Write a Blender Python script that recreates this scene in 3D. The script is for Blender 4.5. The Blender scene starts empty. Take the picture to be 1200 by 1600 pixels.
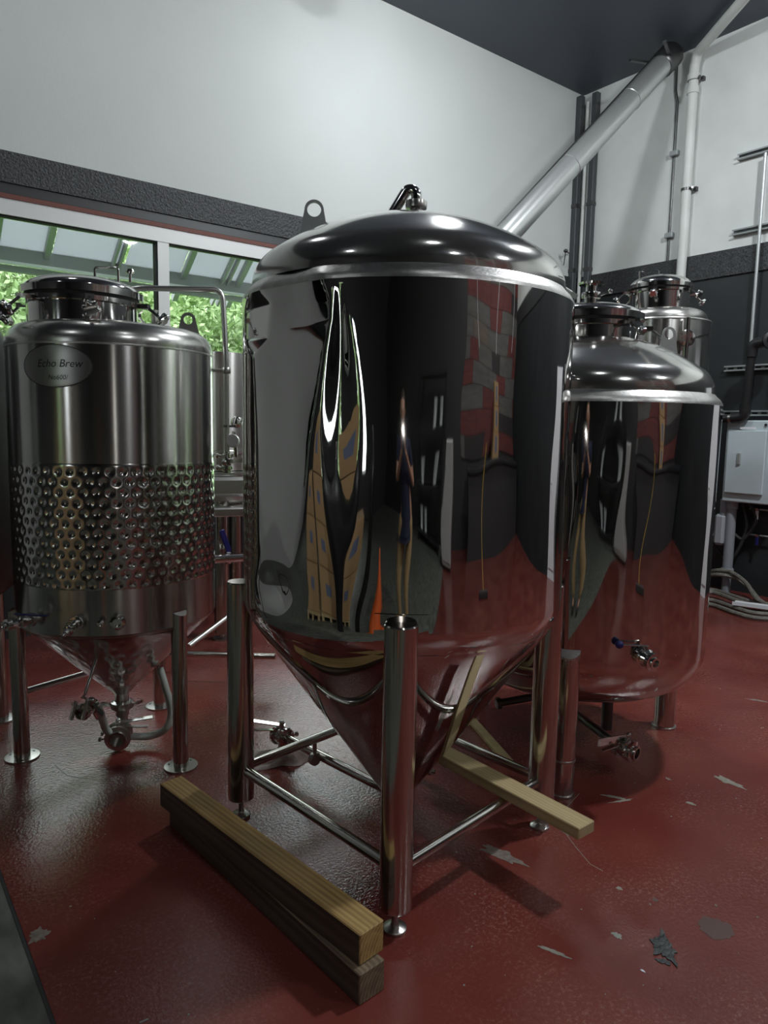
import bpy, bmesh, math, random
import numpy as np
from mathutils import Vector, Matrix, noise
random.seed(7); rng = np.random.default_rng(7)
PI = math.pi
scn = bpy.context.scene
COL = scn.collection

# ---------------------------------------------------------------- camera
FPX = 1112.0
PITCH, ROLL, YAW = [math.radians(a) for a in (6.73, 1.06, 52.56)]
EYE = Vector((0, 0, 1.5))
cF = Vector((math.cos(PITCH)*math.cos(YAW), math.cos(PITCH)*math.sin(YAW), -math.sin(PITCH)))
_r = Vector((math.sin(YAW), -math.cos(YAW), 0)); _u = _r.cross(cF)
cR = math.cos(ROLL)*_r + math.sin(ROLL)*_u
cU = -math.sin(ROLL)*_r + math.cos(ROLL)*_u
cam_d = bpy.data.cameras.new('camera'); cam = bpy.data.objects.new('camera', cam_d); COL.objects.link(cam)
cam_d.sensor_fit = 'HORIZONTAL'; cam_d.sensor_width = 36; cam_d.lens = 36*FPX/1200
cam_d.clip_start = 0.02; cam_d.clip_end = 200
M = Matrix((cR, cU, -cF)).transposed().to_4x4(); M.translation = EYE
cam.matrix_world = M
scn.camera = cam

# ---------------------------------------------------------------- sky, exposure
w = bpy.data.worlds.new('sky'); scn.world = w; w.use_nodes = True
nt = w.node_tree; nt.nodes.clear()
out = nt.nodes.new('ShaderNodeOutputWorld'); bg = nt.nodes.new('ShaderNodeBackground')
bg.inputs[0].default_value = (0.87, 0.93, 0.98, 1); bg.inputs[1].default_value = 2.4
nt.links.new(bg.outputs[0], out.inputs[0])
scn.view_settings.view_transform = 'Standard'; scn.view_settings.look = 'None'
scn.view_settings.gamma = 1.0; scn.view_settings.use_curve_mapping = False
scn.view_settings.exposure = 1.45
LAMP_E = 42.0
FLASH_W = 1.0
scn.cycles.max_bounces = 12; scn.cycles.glossy_bounces = 8; scn.cycles.transmission_bounces = 8
scn.cycles.transparent_max_bounces = 16; scn.cycles.sample_clamp_indirect = 6.0

# ---------------------------------------------------------------- materials
MATS = {}; AROT = 0.25
def mat(name, col, rough=.5, metal=0., col2=None, nscale=8., bump=0., bscale=60., coat=0., aniso=0., emit=None,
        stretch=(1, 1, 1), detail=4., rvar=0., spec=.5, bstretch=None, bdist=.01):
    if name in MATS: return MATS[name]
    m = bpy.data.materials.new(name); m.use_nodes = True; t = m.node_tree; b = t.nodes['Principled BSDF']
    b.inputs['Base Color'].default_value = (*col, 1); b.inputs['Roughness'].default_value = rough
    b.inputs['Metallic'].default_value = metal; b.inputs['Specular IOR Level'].default_value = spec
    if coat: b.inputs['Coat Weight'].default_value = coat; b.inputs['Coat Roughness'].default_value = .1
    tc = t.nodes.new('ShaderNodeTexCoord')
    def noise_tex(scale, st, det):
        mp = t.nodes.new('ShaderNodeMapping'); mp.inputs['Scale'].default_value = st
        n = t.nodes.new('ShaderNodeTexNoise'); n.inputs['Scale'].default_value = scale; n.inputs['Detail'].default_value = det
        t.links.new(tc.outputs['Object'], mp.inputs[0]); t.links.new(mp.outputs[0], n.inputs['Vector']); return n
    if col2 is not None or rvar:
        n = noise_tex(nscale, stretch, detail)
        if col2 is not None:
            cr = t.nodes.new('ShaderNodeValToRGB'); cr.color_ramp.elements[0].color = (*col, 1); cr.color_ramp.elements[1].color = (*col2, 1)
            cr.color_ramp.elements[0].position = .35; cr.color_ramp.elements[1].position = .68
            t.links.new(n.outputs['Fac'], cr.inputs[0]); t.links.new(cr.outputs[0], b.inputs['Base Color'])
        if rvar:
            mr = t.nodes.new('ShaderNodeMapRange'); mr.inputs[1].default_value = .35; mr.inputs[2].default_value = .7
            mr.inputs[3].default_value = max(0, rough - rvar); mr.inputs[4].default_value = rough + rvar
            t.links.new(n.outputs['Fac'], mr.inputs[0]); t.links.new(mr.outputs[0], b.inputs['Roughness'])
    if bump:
        n2 = noise_tex(bscale, bstretch or (1, 1, 1), 3.)
        bp = t.nodes.new('ShaderNodeBump'); bp.inputs['Strength'].default_value = bump; bp.inputs['Distance'].default_value = bdist
        t.links.new(n2.outputs['Fac'], bp.inputs['Height']); t.links.new(bp.outputs[0], b.inputs['Normal'])
    if aniso:
        b.inputs['Anisotropic'].default_value = aniso
        tg = t.nodes.new('ShaderNodeTangent'); tg.direction_type = 'RADIAL'; tg.axis = 'Z'
        t.links.new(tg.outputs[0], b.inputs['Tangent']); b.inputs['Anisotropic Rotation'].default_value = AROT
    if emit:
        b.inputs['Emission Color'].default_value = (*emit[0], 1); b.inputs['Emission Strength'].default_value = emit[1]
    MATS[name] = m; return m

mirror = mat('mirror_steel', (.60, .585, .565), .035, 1., rvar=.015, nscale=5)
dusty = mat('dusty_steel', (.62, .61, .58), .13, .95, col2=(.50, .49, .47), nscale=5, rvar=.05)
polished = mat('polished_steel', (.64, .63, .61), .09, 1.)
tube_st = mat('tube_steel', (.55, .53, .50), .15, 1.)
brushed = mat('brushed_steel', (.56, .555, .53), .235, 1., aniso=.96)
satin = mat('satin_steel', (.52, .51, .49), .28, 1.)
weld = mat('ground_weld_steel', (.62, .61, .59), .33, 1., col2=(.5, .49, .47), nscale=40, bump=.1, bscale=90, bstretch=(1, 1, 3))
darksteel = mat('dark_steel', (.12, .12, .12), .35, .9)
wall_white = mat('white_wall_paint', (.62, .655, .635), .75, col2=(.59, .625, .605), nscale=1.2, bump=.06, bscale=50)
wall_white2 = mat('scuffed_white_board', (.73, .76, .74), .6, col2=(.64, .67, .65), nscale=2.2, bump=.03, bscale=30, detail=8)
wall_black = mat('black_wall_paint', (.018, .022, .024), .45, col2=(.027, .031, .033), nscale=2.5, bump=.04, bscale=60)
wall_grey = mat('grey_wall_paint', (.72, .74, .72), .7, bump=.04, bscale=40)
wall_dark = mat('charcoal_wall_paint', (.035, .034, .035), .6, bump=.04, bscale=40)
ceil_m = mat('ceiling_paint', (.060, .070, .090), .5, col2=(.066, .077, .098), nscale=1.)
stucco = mat('black_stucco', (.016, .018, .020), .5, col2=(.06, .064, .068), nscale=75, bump=.8, bscale=70, bdist=.012)
black_gloss = mat('black_trim_paint', (.02, .023, .026), .4)
red_trim = mat('brick_red_trim', (.16, .05, .035), .6)
alu = mat('aluminium_frame', (.66, .67, .66), .45, .2)
grey_pipe = mat('galvanised_tube', (.55, .57, .56), .33, .75)
white_pipe = mat('white_pvc', (.70, .73, .70), .45, col2=(.62, .64, .61), nscale=4)
galv = mat('galvanised_strut', (.50, .53, .53), .4, .6)
galv_dark = mat('painted_strut', (.33, .36, .36), .5, .2)
cab_m = mat('grey_cabinet_paint', (.52, .60, .63), .42, col2=(.49, .57, .60), nscale=3)
conduit_m = mat('grey_pvc_conduit', (.26, .28, .31), .5)
black_pvc = mat('black_pvc', (.016, .016, .017), .35)
rubber = mat('rubber', (.03, .03, .03), .6)
hose_m = mat('braided_hose', (.20, .19, .165), .5, col2=(.12, .115, .10), nscale=30)
hose_w = mat('milky_hose', (.42, .46, .42), .4)
paper = mat('white_plastic', (.75, .77, .80), .5)
wood_y = blue = None
blue = mat('blue_plastic', (.012, .016, .12), .35)
yellow = mat('yellow_plastic', (.55, .36, .03), .5)
orange = mat('orange_plastic', (.7, .12, .02), .5)
cloth_m = mat('dirty_cloth', (.60, .52, .48), .9, col2=(.30, .23, .21), nscale=12, bump=.4, bscale=40)
card = mat('cardboard', (.42, .27, .13), .8, col2=(.38, .24, .115), nscale=5)
leaf = mat('leaf_green', (.16, .27, .075), .5, col2=(.36, .46, .24), nscale=2.5)
leaf2 = mat('leaf_pale_green', (.34, .46, .20), .5, col2=(.18, .30, .09), nscale=2)
bark = mat('bark', (.10, .075, .05), .9)
grass_m = mat('grass', (.09, .2, .04), .9, col2=(.13, .26, .06), nscale=3)
awn_st = mat('awning_steel', (.30, .31, .32), .5, .2)
skin_m = mat('skin', (.45, .25, .17), .5)
navy = mat('navy_cotton', (.012, .016, .04), .85)
khaki = mat('khaki_cotton', (.36, .25, .12), .85)
hair_m = mat('brown_hair', (.03, .018, .01), .6)
shoe_m = mat('dark_shoe', (.02, .018, .016), .5)
ink = mat('black_ink', (.008, .008, .008), .5)
concrete = mat('worn_concrete', (.15, .16, .135), .6, col2=(.055, .058, .050), nscale=7, bump=.25, bscale=18, detail=9, stretch=(1.8, .8, 1))
chip_m = mat('bare_concrete', (.26, .255, .21), .75, col2=(.19, .185, .15), nscale=30)
chip_d = mat('black_scraping', (.018, .022, .021), .6, col2=(.06, .07, .068), nscale=45, bump=.8, bscale=60)
chip_o = mat('faded_patch', (.085, .04, .032), .5)

def wood(name, c1, c2, c3):
    m = bpy.data.materials.new(name); m.use_nodes = True; t = m.node_tree; b = t.nodes['Principled BSDF']
    tc = t.nodes.new('ShaderNodeTexCoord'); mp = t.nodes.new('ShaderNodeMapping'); mp.inputs['Scale'].default_value = (14, .7, 14)
    n = t.nodes.new('ShaderNodeTexNoise'); n.inputs['Scale'].default_value = 2.2; n.inputs['Detail'].default_value = 6; n.inputs['Distortion'].default_value = .6
    wv = t.nodes.new('ShaderNodeTexWave'); wv.wave_type = 'RINGS'; wv.rings_direction = 'Y'; wv.inputs['Scale'].default_value = 26; wv.inputs['Distortion'].default_value = 3.5
    wv.inputs['Detail Scale'].default_value = .8
    mp2 = t.nodes.new('ShaderNodeMapping'); mp2.inputs['Scale'].default_value = (1, .08, 1); mp2.inputs['Location'].default_value = (.11, 0, .06)
    mx = t.nodes.new('ShaderNodeMix'); mx.data_type = 'FLOAT'; mx.inputs[0].default_value = .28
    cr = t.nodes.new('ShaderNodeValToRGB'); e = cr.color_ramp.elements
    e[0].color = (*c1, 1); e[0].position = .25; e[1].color = (*c2, 1); e[1].position = .7
    x = e.new(.5); x.color = (*c3, 1)
    t.links.new(tc.outputs['Object'], mp.inputs[0]); t.links.new(mp.outputs[0], n.inputs['Vector'])
    t.links.new(tc.outputs['Object'], mp2.inputs[0]); t.links.new(mp2.outputs[0], wv.inputs['Vector'])
    t.links.new(n.outputs['Fac'], mx.inputs[2]); t.links.new(wv.outputs['Fac'], mx.inputs[3])
    t.links.new(mx.outputs[0], cr.inputs[0]); t.links.new(cr.outputs[0], b.inputs['Base Color'])
    bp = t.nodes.new('ShaderNodeBump'); bp.inputs['Strength'].default_value = .25; bp.inputs['Distance'].default_value = .004
    t.links.new(mx.outputs[0], bp.inputs['Height']); t.links.new(bp.outputs[0], b.inputs['Normal'])
    b.inputs['Roughness'].default_value = .7
    return m
wood_y = wood('yellow_pine', (.22, .13, .045), (.45, .30, .11), (.36, .23, .08))
wood_w = wood('weathered_pine', (.09, .06, .038), (.22, .165, .10), (.15, .105, .065))
wood_p = wood('pale_stud_wood', (.36, .27, .13), (.48, .38, .20), (.43, .33, .17))

def floor_mat():
    m = bpy.data.materials.new('red_epoxy'); m.use_nodes = True; t = m.node_tree; b = t.nodes['Principled BSDF']
    tc = t.nodes.new('ShaderNodeTexCoord')
    def N(scale, det=4., rough=.5):
        n = t.nodes.new('ShaderNodeTexNoise'); n.inputs['Scale'].default_value = scale; n.inputs['Detail'].default_value = det; n.inputs['Roughness'].default_value = rough
        t.links.new(tc.outputs['Object'], n.inputs['Vector']); return n
    a = N(1.6, 5); cr = t.nodes.new('ShaderNodeValToRGB'); e = cr.color_ramp.elements
    e[0].color = (.130, .025, .020, 1); e[0].position = .32; e[1].color = (.180, .045, .035, 1); e[1].position = .68
    t.links.new(a.outputs['Fac'], cr.inputs[0])
    # scuffed spots where the paint has gone chalky
    s1 = N(2.3, 3); s2 = N(75, 4, .8)
    r1 = t.nodes.new('ShaderNodeMapRange'); r1.inputs[1].default_value = .42; r1.inputs[2].default_value = .68
    r2 = t.nodes.new('ShaderNodeMapRange'); r2.inputs[1].default_value = .50; r2.inputs[2].default_value = .70
    t.links.new(s1.outputs['Fac'], r1.inputs[0]); t.links.new(s2.outputs['Fac'], r2.inputs[0])
    mu = t.nodes.new('ShaderNodeMath'); mu.operation = 'MULTIPLY'; t.links.new(r1.outputs[0], mu.inputs[0]); t.links.new(r2.outputs[0], mu.inputs[1])
    mx = t.nodes.new('ShaderNodeMix'); mx.data_type = 'RGBA'
    t.links.new(mu.outputs[0], mx.inputs[0]); t.links.new(cr.outputs[0], mx.inputs[6]); mx.inputs[7].default_value = (.30, .15, .12, 1)
    t.links.new(mx.outputs[2], b.inputs['Base Color'])
    rr = t.nodes.new('ShaderNodeMapRange'); rr.inputs[1].default_value = .3; rr.inputs[2].default_value = .7; rr.inputs[3].default_value = .08; rr.inputs[4].default_value = .18
    t.links.new(s1.outputs['Fac'], rr.inputs[0]); t.links.new(rr.outputs[0], b.inputs['Roughness'])
    bn = N(85, 3, .6); bp = t.nodes.new('ShaderNodeBump'); bp.inputs['Strength'].default_value = .30; bp.inputs['Distance'].default_value = .006
    t.links.new(bn.outputs['Fac'], bp.inputs['Height']); t.links.new(bp.outputs[0], b.inputs['Normal'])
    return m
epoxy = floor_mat()

def glass_mat():
    m = bpy.data.materials.new('window_glass'); m.use_nodes = True; t = m.node_tree; t.nodes.clear()
    o = t.nodes.new('ShaderNodeOutputMaterial'); mx = t.nodes.new('ShaderNodeMixShader'); fr = t.nodes.new('ShaderNodeFresnel'); fr.inputs[0].default_value = 1.35
    tr = t.nodes.new('ShaderNodeBsdfTransparent'); tr.inputs[0].default_value = (.975, .985, .98, 1)
    g = t.nodes.new('ShaderNodeBsdfGlossy'); g.inputs['Roughness'].default_value = .02
    t.links.new(fr.outputs[0], mx.inputs[0]); t.links.new(tr.outputs[0], mx.inputs[1]); t.links.new(g.outputs[0], mx.inputs[2]); t.links.new(mx.outputs[0], o.inputs[0])
    return m
glass = glass_mat()
def translucent(name, c):
    m = bpy.data.materials.new(name); m.use_nodes = True; t = m.node_tree; t.nodes.clear()
    o = t.nodes.new('ShaderNodeOutputMaterial'); mx = t.nodes.new('ShaderNodeMixShader'); mx.inputs[0].default_value = .65
    d = t.nodes.new('ShaderNodeBsdfDiffuse'); d.inputs[0].default_value = (*c, 1)
    tl = t.nodes.new('ShaderNodeBsdfTranslucent'); tl.inputs[0].default_value = (*c, 1)
    t.links.new(d.outputs[0], mx.inputs[1]); t.links.new(tl.outputs[0], mx.inputs[2]); t.links.new(mx.outputs[0], o.inputs[0])
    return m
poly_m = translucent('opal_sheet', (.44, .455, .465))

# ---------------------------------------------------------------- geometry helpers
def frame_of(axis):
    a = Vector(axis).normalized()
    r = Vector((0, 0, 1)) if abs(a.z) < .95 else Vector((1, 0, 0))
    x = r.cross(a).normalized(); y = a.cross(x); return x, y, a

class G:
    def __init__(s): s.v = []; s.f = []
    def add(s, vs, fs):
        k = len(s.v); s.v += [tuple(p) for p in vs]; s.f += [tuple(i+k for i in f) for f in fs]; return s
    def lathe(s, prof, c=(0, 0, 0), axis=(0, 0, 1), n=24, cap=True, a0=0., a1=2*PI):
        x, y, a = frame_of(axis); c = Vector(c); full = abs(a1-a0-2*PI) < 1e-6
        m = n if full else n+1; vs = []
        for r, z in prof:
            for i in range(m):
                t = a0+(a1-a0)*i/n; vs.append(c + a*z + (x*math.cos(t)+y*math.sin(t))*r)
        fs = []
        for j in range(len(prof)-1):
            for i in range(n):
                i2 = (i+1) % m; fs.append((j*m+i, j*m+i2, (j+1)*m+i2, (j+1)*m+i))
        if cap and full:
            if prof[0][0] > 1e-5: fs.append(tuple(range(m-1, -1, -1)))
            if prof[-1][0] > 1e-5: fs.append(tuple((len(prof)-1)*m+i for i in range(m)))
        return s.add(vs, fs)
    def cyl(s, p0, p1, r, n=16, r1=None):
        p0 = Vector(p0); p1 = Vector(p1); d = p1-p0
        return s.lathe([(r, 0), (r if r1 is None else r1, d.length)], p0, d, n)
    def tube(s, pts, r, n=12, cap=True):
        pts = [Vector(p) for p in pts]; vs = []; x = None
        for i, p in enumerate(pts):
            t = (pts[min(i+1, len(pts)-1)]-pts[max(i-1, 0)]).normalized()
            if x is None: x, _, _ = frame_of(t)
            x = (x - t*x.dot(t)).normalized(); y = t.cross(x)
            rr = r[i] if isinstance(r, (list, tuple)) else r
            vs += [p+(x*math.cos(2*PI*k/n)+y*math.sin(2*PI*k/n))*rr for k in range(n)]
        fs = [(j*n+k, j*n+(k+1) % n, (j+1)*n+(k+1) % n, (j+1)*n+k) for j in range(len(pts)-1) for k in range(n)]
        if cap: fs += [tuple(range(n-1, -1, -1)), tuple((len(pts)-1)*n+k for k in range(n))]
        return s.add(vs, fs)
    def box(s, c, size, rz=0., rot=None, bev=0.):
        c = Vector(c); h = Vector(size)/2; R = rot if rot is not None else Matrix.Rotation(rz, 3, 'Z')
        if bev:
            b = min(bev, min(h)*.9); bm = bmesh.new(); bmesh.ops.create_cube(bm, size=1)
            for v in bm.verts: v.co = Vector((v.co.x*2*h.x, v.co.y*2*h.y, v.co.z*2*h.z))
            bmesh.ops.bevel(bm, geom=bm.edges[:], offset=b, segments=1, affect='EDGES')
            bm.verts.index_update(); vs = [c+R@v.co for v in bm.verts]; fs = [[v.index for v in f.verts] for f in bm.faces]; bm.free()
            return s.add(vs, fs)
        vs = [c+R@Vector((sx*h.x, sy*h.y, sz*h.z)) for sz in (-1, 1) for sy in (-1, 1) for sx in (-1, 1)]
        return s.add(vs, [(0, 2, 3, 1), (4, 5, 7, 6), (0, 1, 5, 4), (2, 6, 7, 3), (0, 4, 6, 2), (1, 3, 7, 5)])
    def bar(s, p0, p1, wd, ht, up=(0, 0, 1), bev=0.):
        p0 = Vector(p0); p1 = Vector(p1); d = (p1-p0); a = d.normalized(); x = a.cross(Vector(up)).normalized(); z = x.cross(a)
        R = Matrix((x, a, z)).transposed(); return s.box((p0+p1)/2, (wd, d.length, ht), rot=R, bev=bev)
    def ball(s, c, r, n=12, sc=(1, 1, 1)):
        c = Vector(c); vs = []; fs = []; m = n//2
        for j in range(m+1):
            for i in range(n):
                a = 2*PI*i/n; b = PI*j/m; vs.append(c+Vector((math.sin(b)*math.cos(a)*r*sc[0], math.sin(b)*math.sin(a)*r*sc[1], math.cos(b)*r*sc[2])))
        for j in range(m):
            for i in range(n): fs.append((j*n+i, (j+1)*n+i, (j+1)*n+(i+1) % n, j*n+(i+1) % n))
        return s.add(vs, fs)
    def plate(s, poly, normal_off, hole=None):
        """poly: list of 3-D points (outline); extruded by vector; hole: same count loop -> ring of quads"""
        o = Vector(normal_off); k = len(poly); P = [Vector(p) for p in poly]
        if hole is None:
            return s.add(P+[p+o for p in P], [tuple(range(k-1, -1, -1)), tuple(range(k, 2*k))] + [(i, (i+1) % k, k+(i+1) % k, k+i) for i in range(k)])
        Hh = [Vector(p) for p in hole]; vs = P+Hh+[p+o for p in P]+[p+o for p in Hh]; fs = []
        for i in range(k):
            j = (i+1) % k
            fs += [(i, k+i, k+j, j), (2*k+i, 2*k+j, 3*k+j, 3*k+i), (i, j, 2*k+j, 2*k+i), (k+i, 3*k+i, 3*k+j, k+j)]
        return s.add(vs, fs)
    def build(s, name, m, parent=None, smooth=40., kind=None):
        me = bpy.data.meshes.new(name); off = Vector((0, 0, 0)); p = parent
        while p is not None: off += p.location; p = p.parent
        me.from_pydata([tuple(Vector(v)-off) for v in s.v], [], s.f)
        bm = bmesh.new(); bm.from_mesh(me); bmesh.ops.remove_doubles(bm, verts=bm.verts, dist=1e-6)
        bmesh.ops.recalc_face_normals(bm, faces=bm.faces); bm.to_mesh(me); bm.free()
        if smooth:
            me.shade_smooth(); me.set_sharp_from_angle(angle=math.radians(smooth))
        me.materials.append(m); o = bpy.data.objects.new(name, me); COL.objects.link(o)
        if parent: o.parent = parent
        if kind: o['kind'] = kind
        return o

def thing(name, label, cat, loc=(0, 0, 0), group=None):
    o = bpy.data.objects.new(name, None); COL.objects.link(o); o.location = loc; o.empty_display_size = .1
    o['label'] = label; o['category'] = cat
    if group: o['group'] = group
    return o
def tag(o, label, cat, group=None):
    o['label'] = label; o['category'] = cat
    if group: o['group'] = group
    return o
def struct(o): o['kind'] = 'structure'; return o
def copy_tree(o, parent=None):
    c = o.copy(); COL.objects.link(c); c.parent = parent
    for ch in list(o.children): copy_tree(ch, c)
    return c
def bez(p0, p1, p2, p3, n=16):
    P = [Vector(p) for p in (p0, p1, p2, p3)]; o = []
    for i in range(n+1):
        t = i/n; o.append(P[0]*(1-t)**3+P[1]*3*t*(1-t)**2+P[2]*3*t*t*(1-t)+P[3]*t**3)
    return o
def spline(pts, n=8):
    P = [Vector(p) for p in pts]; o = []
    for i in range(len(P)-1):
        a = P[max(i-1, 0)]; b = P[i]; c = P[i+1]; d = P[min(i+2, len(P)-1)]
        for k in range(n):
            t = k/n; o.append(.5*((2*b)+(c-a)*t+(2*a-5*b+4*c-d)*t*t+(3*b-a-3*c+d)*t**3))
    o.append(P[-1]); return o
def bend(pts, r, n=6):
    """polyline with rounded corners"""
    P = [Vector(p) for p in pts]; o = [P[0]]
    for i in range(1, len(P)-1):
        a = (P[i-1]-P[i]); b = (P[i+1]-P[i]); q = min(r, a.length*.45, b.length*.45); a.normalize(); b.normalize()
        s = P[i]+a*q; e = P[i]+b*q
        for k in range(n+1):
            t = k/n; o.append(s*(1-t)**2+P[i]*2*t*(1-t)+e*t*t)
    o.append(P[-1]); return o
def ray(x, y): return (cF*FPX + cR*(x-600) + cU*(800-y)).normalized()
def at_z(x, y, z=0.):
    d = ray(x, y); return EYE + d*((z-EYE.z)/d.z)
def at_x(x, y, X):
    d = ray(x, y); return EYE + d*(X/d.x)
def at_y(x, y, Y):
    d = ray(x, y); return EYE + d*(Y/d.y)
def pol(c, r, deg, z): return Vector((c[0]+r*math.cos(math.radians(deg)), c[1]+r*math.sin(math.radians(deg)), z))

# ================================================================ SETTING
XR, YL, CEIL = 6.8, 5.373, 5.204
XN, YB = -8.0, -5.6          # far ends of the hall behind the camera
EDGE = .352
floor = struct(G().box(((XR+XN)/2, (YL+YB)/2, -.104), (XR-XN+.4, YL-YB+.4, .2)).build('floor', concrete, None, 0))
G().box(((XR+EDGE)/2, (YL+YB)/2, -.002), (XR-EDGE, YL-YB, .004)).build('epoxy_coating', epoxy, floor, 0)
G().box((EDGE-.004, (YL+YB)/2, -.0035), (.012, YL-YB, .0035)).build('joint_strip', rubber, floor, 0)
struct(G().box(((XR+XN)/2, (YL+YB)/2, CEIL+.1), (XR-XN+.4, YL-YB+.4, .2)).build('ceiling', ceil_m, None, 0))

# left wall (window wall), plane Y = YL
TH = .22
W1 = (-.35, 4.45); W2 = (-6.6, -4.3); WZ0, WZ1 = .85, 2.95
def wall_y(parts, name, m):
    g = G()
    for x0, x1, z0, z1 in parts: g.box(((x0+x1)/2, YL+TH/2, (z0+z1)/2), (x1-x0, TH, z1-z0))
    return struct(g.build(name, m, None, 0))
wl = wall_y([(XN-.2, XR, 3.236, CEIL)], 'wall_left', wall_white)
gl = G()
for x0, x1, z0, z1 in [(XN-.2, XR, WZ1, 3.236), (XN-.2, W2[0], 0, WZ1), (W2[1], W1[0], 0, WZ1), (W2[0], W2[1], 0, WZ0)]:
    gl.box(((x0+x1)/2, YL+TH/2, (z0+z1)/2), (x1-x0, TH, z1-z0))
lw = gl.build('lower_wall', wall_grey, wl, 0)
G().box(((W1[0]+XR)/2, YL+TH/2, WZ0/2), (XR-W1[0], TH, WZ0)).build('dado', wall_black, wl, 0)
G().box(((W1[1]+XR)/2, YL+TH/2, (WZ0+WZ1)/2), (XR-W1[1], TH, WZ1-WZ0)).build('dado', wall_black, wl, 0)
G().box((.2, YL-.0125, 3.138), (13.2, .025, .196)).build('stucco_band', stucco, struct(G().box((.2, YL-.006, 3.01), (13.2, .012, .07)).build('trim_1', black_gloss, None, 0)), 0)
struct(G().box((.2, YL-.009, 2.957), (13.2, .018, .03)).build('trim_2', red_trim, None, 0))

def window(name, x0, x1, mulls, dark_edge=True):
    fz = .089
    g = G().box(((x0+x1)/2, YL+.05, WZ1-.055), (x1-x0, .12, .11)).box(((x0+x1)/2, YL+.05, WZ0+.035), (x1-x0, .12, .07))
    root = struct(g.build(name, alu, None, 0))
    for x in [x0+.03]+mulls+[x1-.03]:
        G().box((x, YL+.05, (WZ0+WZ1)/2), (.085, .11, WZ1-WZ0-.1)).build('mullion', alu, root, 0)
        G().box((x-.047, YL+.04, (WZ0+WZ1)/2-.02), (.012, .06, WZ1-WZ0-.17)).build('gasket', rubber, root, 0)
    G().box(((x0+x1)/2, YL+.035, WZ1-.113), (x1-x0-.06, .05, .012)).build('gasket', rubber, root, 0)
    ms = [x0]+mulls+[x1]
    for a, b in zip(ms[:-1], ms[1:]):
        G().box(((a+b)/2, YL+.06, (WZ0+WZ1)/2), (b-a-.07, .006, WZ1-WZ0-.14)).build('pane', glass, root, 0)
    return root
window('window_1', W1[0], W1[1], [2.0])
window('window_2', W2[0], W2[1], [-5.45])

# right wall, plane X = XR
TB = 3.236
wr = struct(G().box((XR+.1, (YL+YB)/2, (TB+CEIL)/2), (.2, YL-YB+.4, CEIL-TB)).build('wall_right', wall_white2, None, 0))
G().box((XR+.1, (YL+YB)/2, TB/2), (.2, YL-YB+.4, TB)).build('lower_wall', wall_black, wr, 0)
G().box((XR-.010, (YL+YB)/2, 3.115), (.020, YL-YB-.03, .242)).build('stucco_band', stucco, wr, 0)
for y in (3.97, 1.6, -.8):   # butt joints between the wall boards
    G().box((XR-.0006, y, (TB+CEIL)/2), (.002, .006, CEIL-TB-.01)).build('board_joint', wall_grey, wr, 0)
# white door further along the right wall (seen mirrored in the tanks)
dr = struct(G().box((XR-.02, 1.15, 1.06), (.05, .98, 2.12)).build('door_1', paper, None, 0))
G().box((XR-.052, 1.15, 1.06), (.012, .80, 1.9)).build('door_panel', paper, dr, 0)
G().cyl((XR-.05, .78, 1.0), (XR-.12, .78, 1.0), .012).cyl((XR-.11, .78, 1.0), (XR-.11, .90, 1.0), .010).build('door_handle', polished, dr)
# back wall with coloured boards, and the near end wall
wb = struct(G().box(((XR+XN)/2, YB-.1, CEIL/2), (XR-XN+.4, .2, CEIL)).build('wall_back', wall_dark, None, 0))
pm = [mat('board_red', (.16, .04, .035), .7, col2=(.11, .03, .028), nscale=6, stretch=(.3, 1, 4)), mat('board_grey', (.13, .125, .115), .7, col2=(.09, .088, .082), nscale=6, stretch=(.3, 1, 4)),
      mat('board_dark', (.035, .03, .03), .7), mat('board_tan', (.17, .13, .10), .7, col2=(.12, .10, .08), nscale=6, stretch=(.3, 1, 4))]
row = 0; z = 1.15
while z < 4.9:
    x = 1.35 + (row % 3)*.35 - .7
    while x < XR-.05:
        L = random.choice((.7, 1.0, 1.3)); a = max(x, 1.35); b = min(x+L, XR-.03)
        if b-a > .1:
            G().box(((a+b)/2, YB+.012+.004*random.random(), z+.14), (b-a-.008, .024, .272)).build('plank', pm[random.choice((0, 0, 1, 1, 2, 3))], wb, 0)
        x += L
    z += .28; row += 1
wn = struct(G().box((XN-.1, (YL+YB)/2, .4), (.2, YL-YB+.4, .8)).box((XN-.1, (YL+YB)/2, 4.15), (.2, YL-YB+.4, 2.11)).box((XN-.1, -3.4, 1.95), (.2, 4.6, 2.3))
            .box((XN-.1, 3.35, 1.95), (.2, 4.3, 2.3)).box((XN-.1, .05, 1.95), (.2, .9, 2.3)).build('wall_near', wall_dark, None, 0))
w3 = struct(G().box((XN-.06, .05, .83), (.1, 2.3, .06)).box((XN-.06, .05, 3.07), (.1, 2.3, .06)).build('window_3', alu, None, 0))
for y in (-.72, .82): G().box((XN-.06, y, 1.95), (.006, .74, 2.2)).build('pane', glass, w3, 0)

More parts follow.
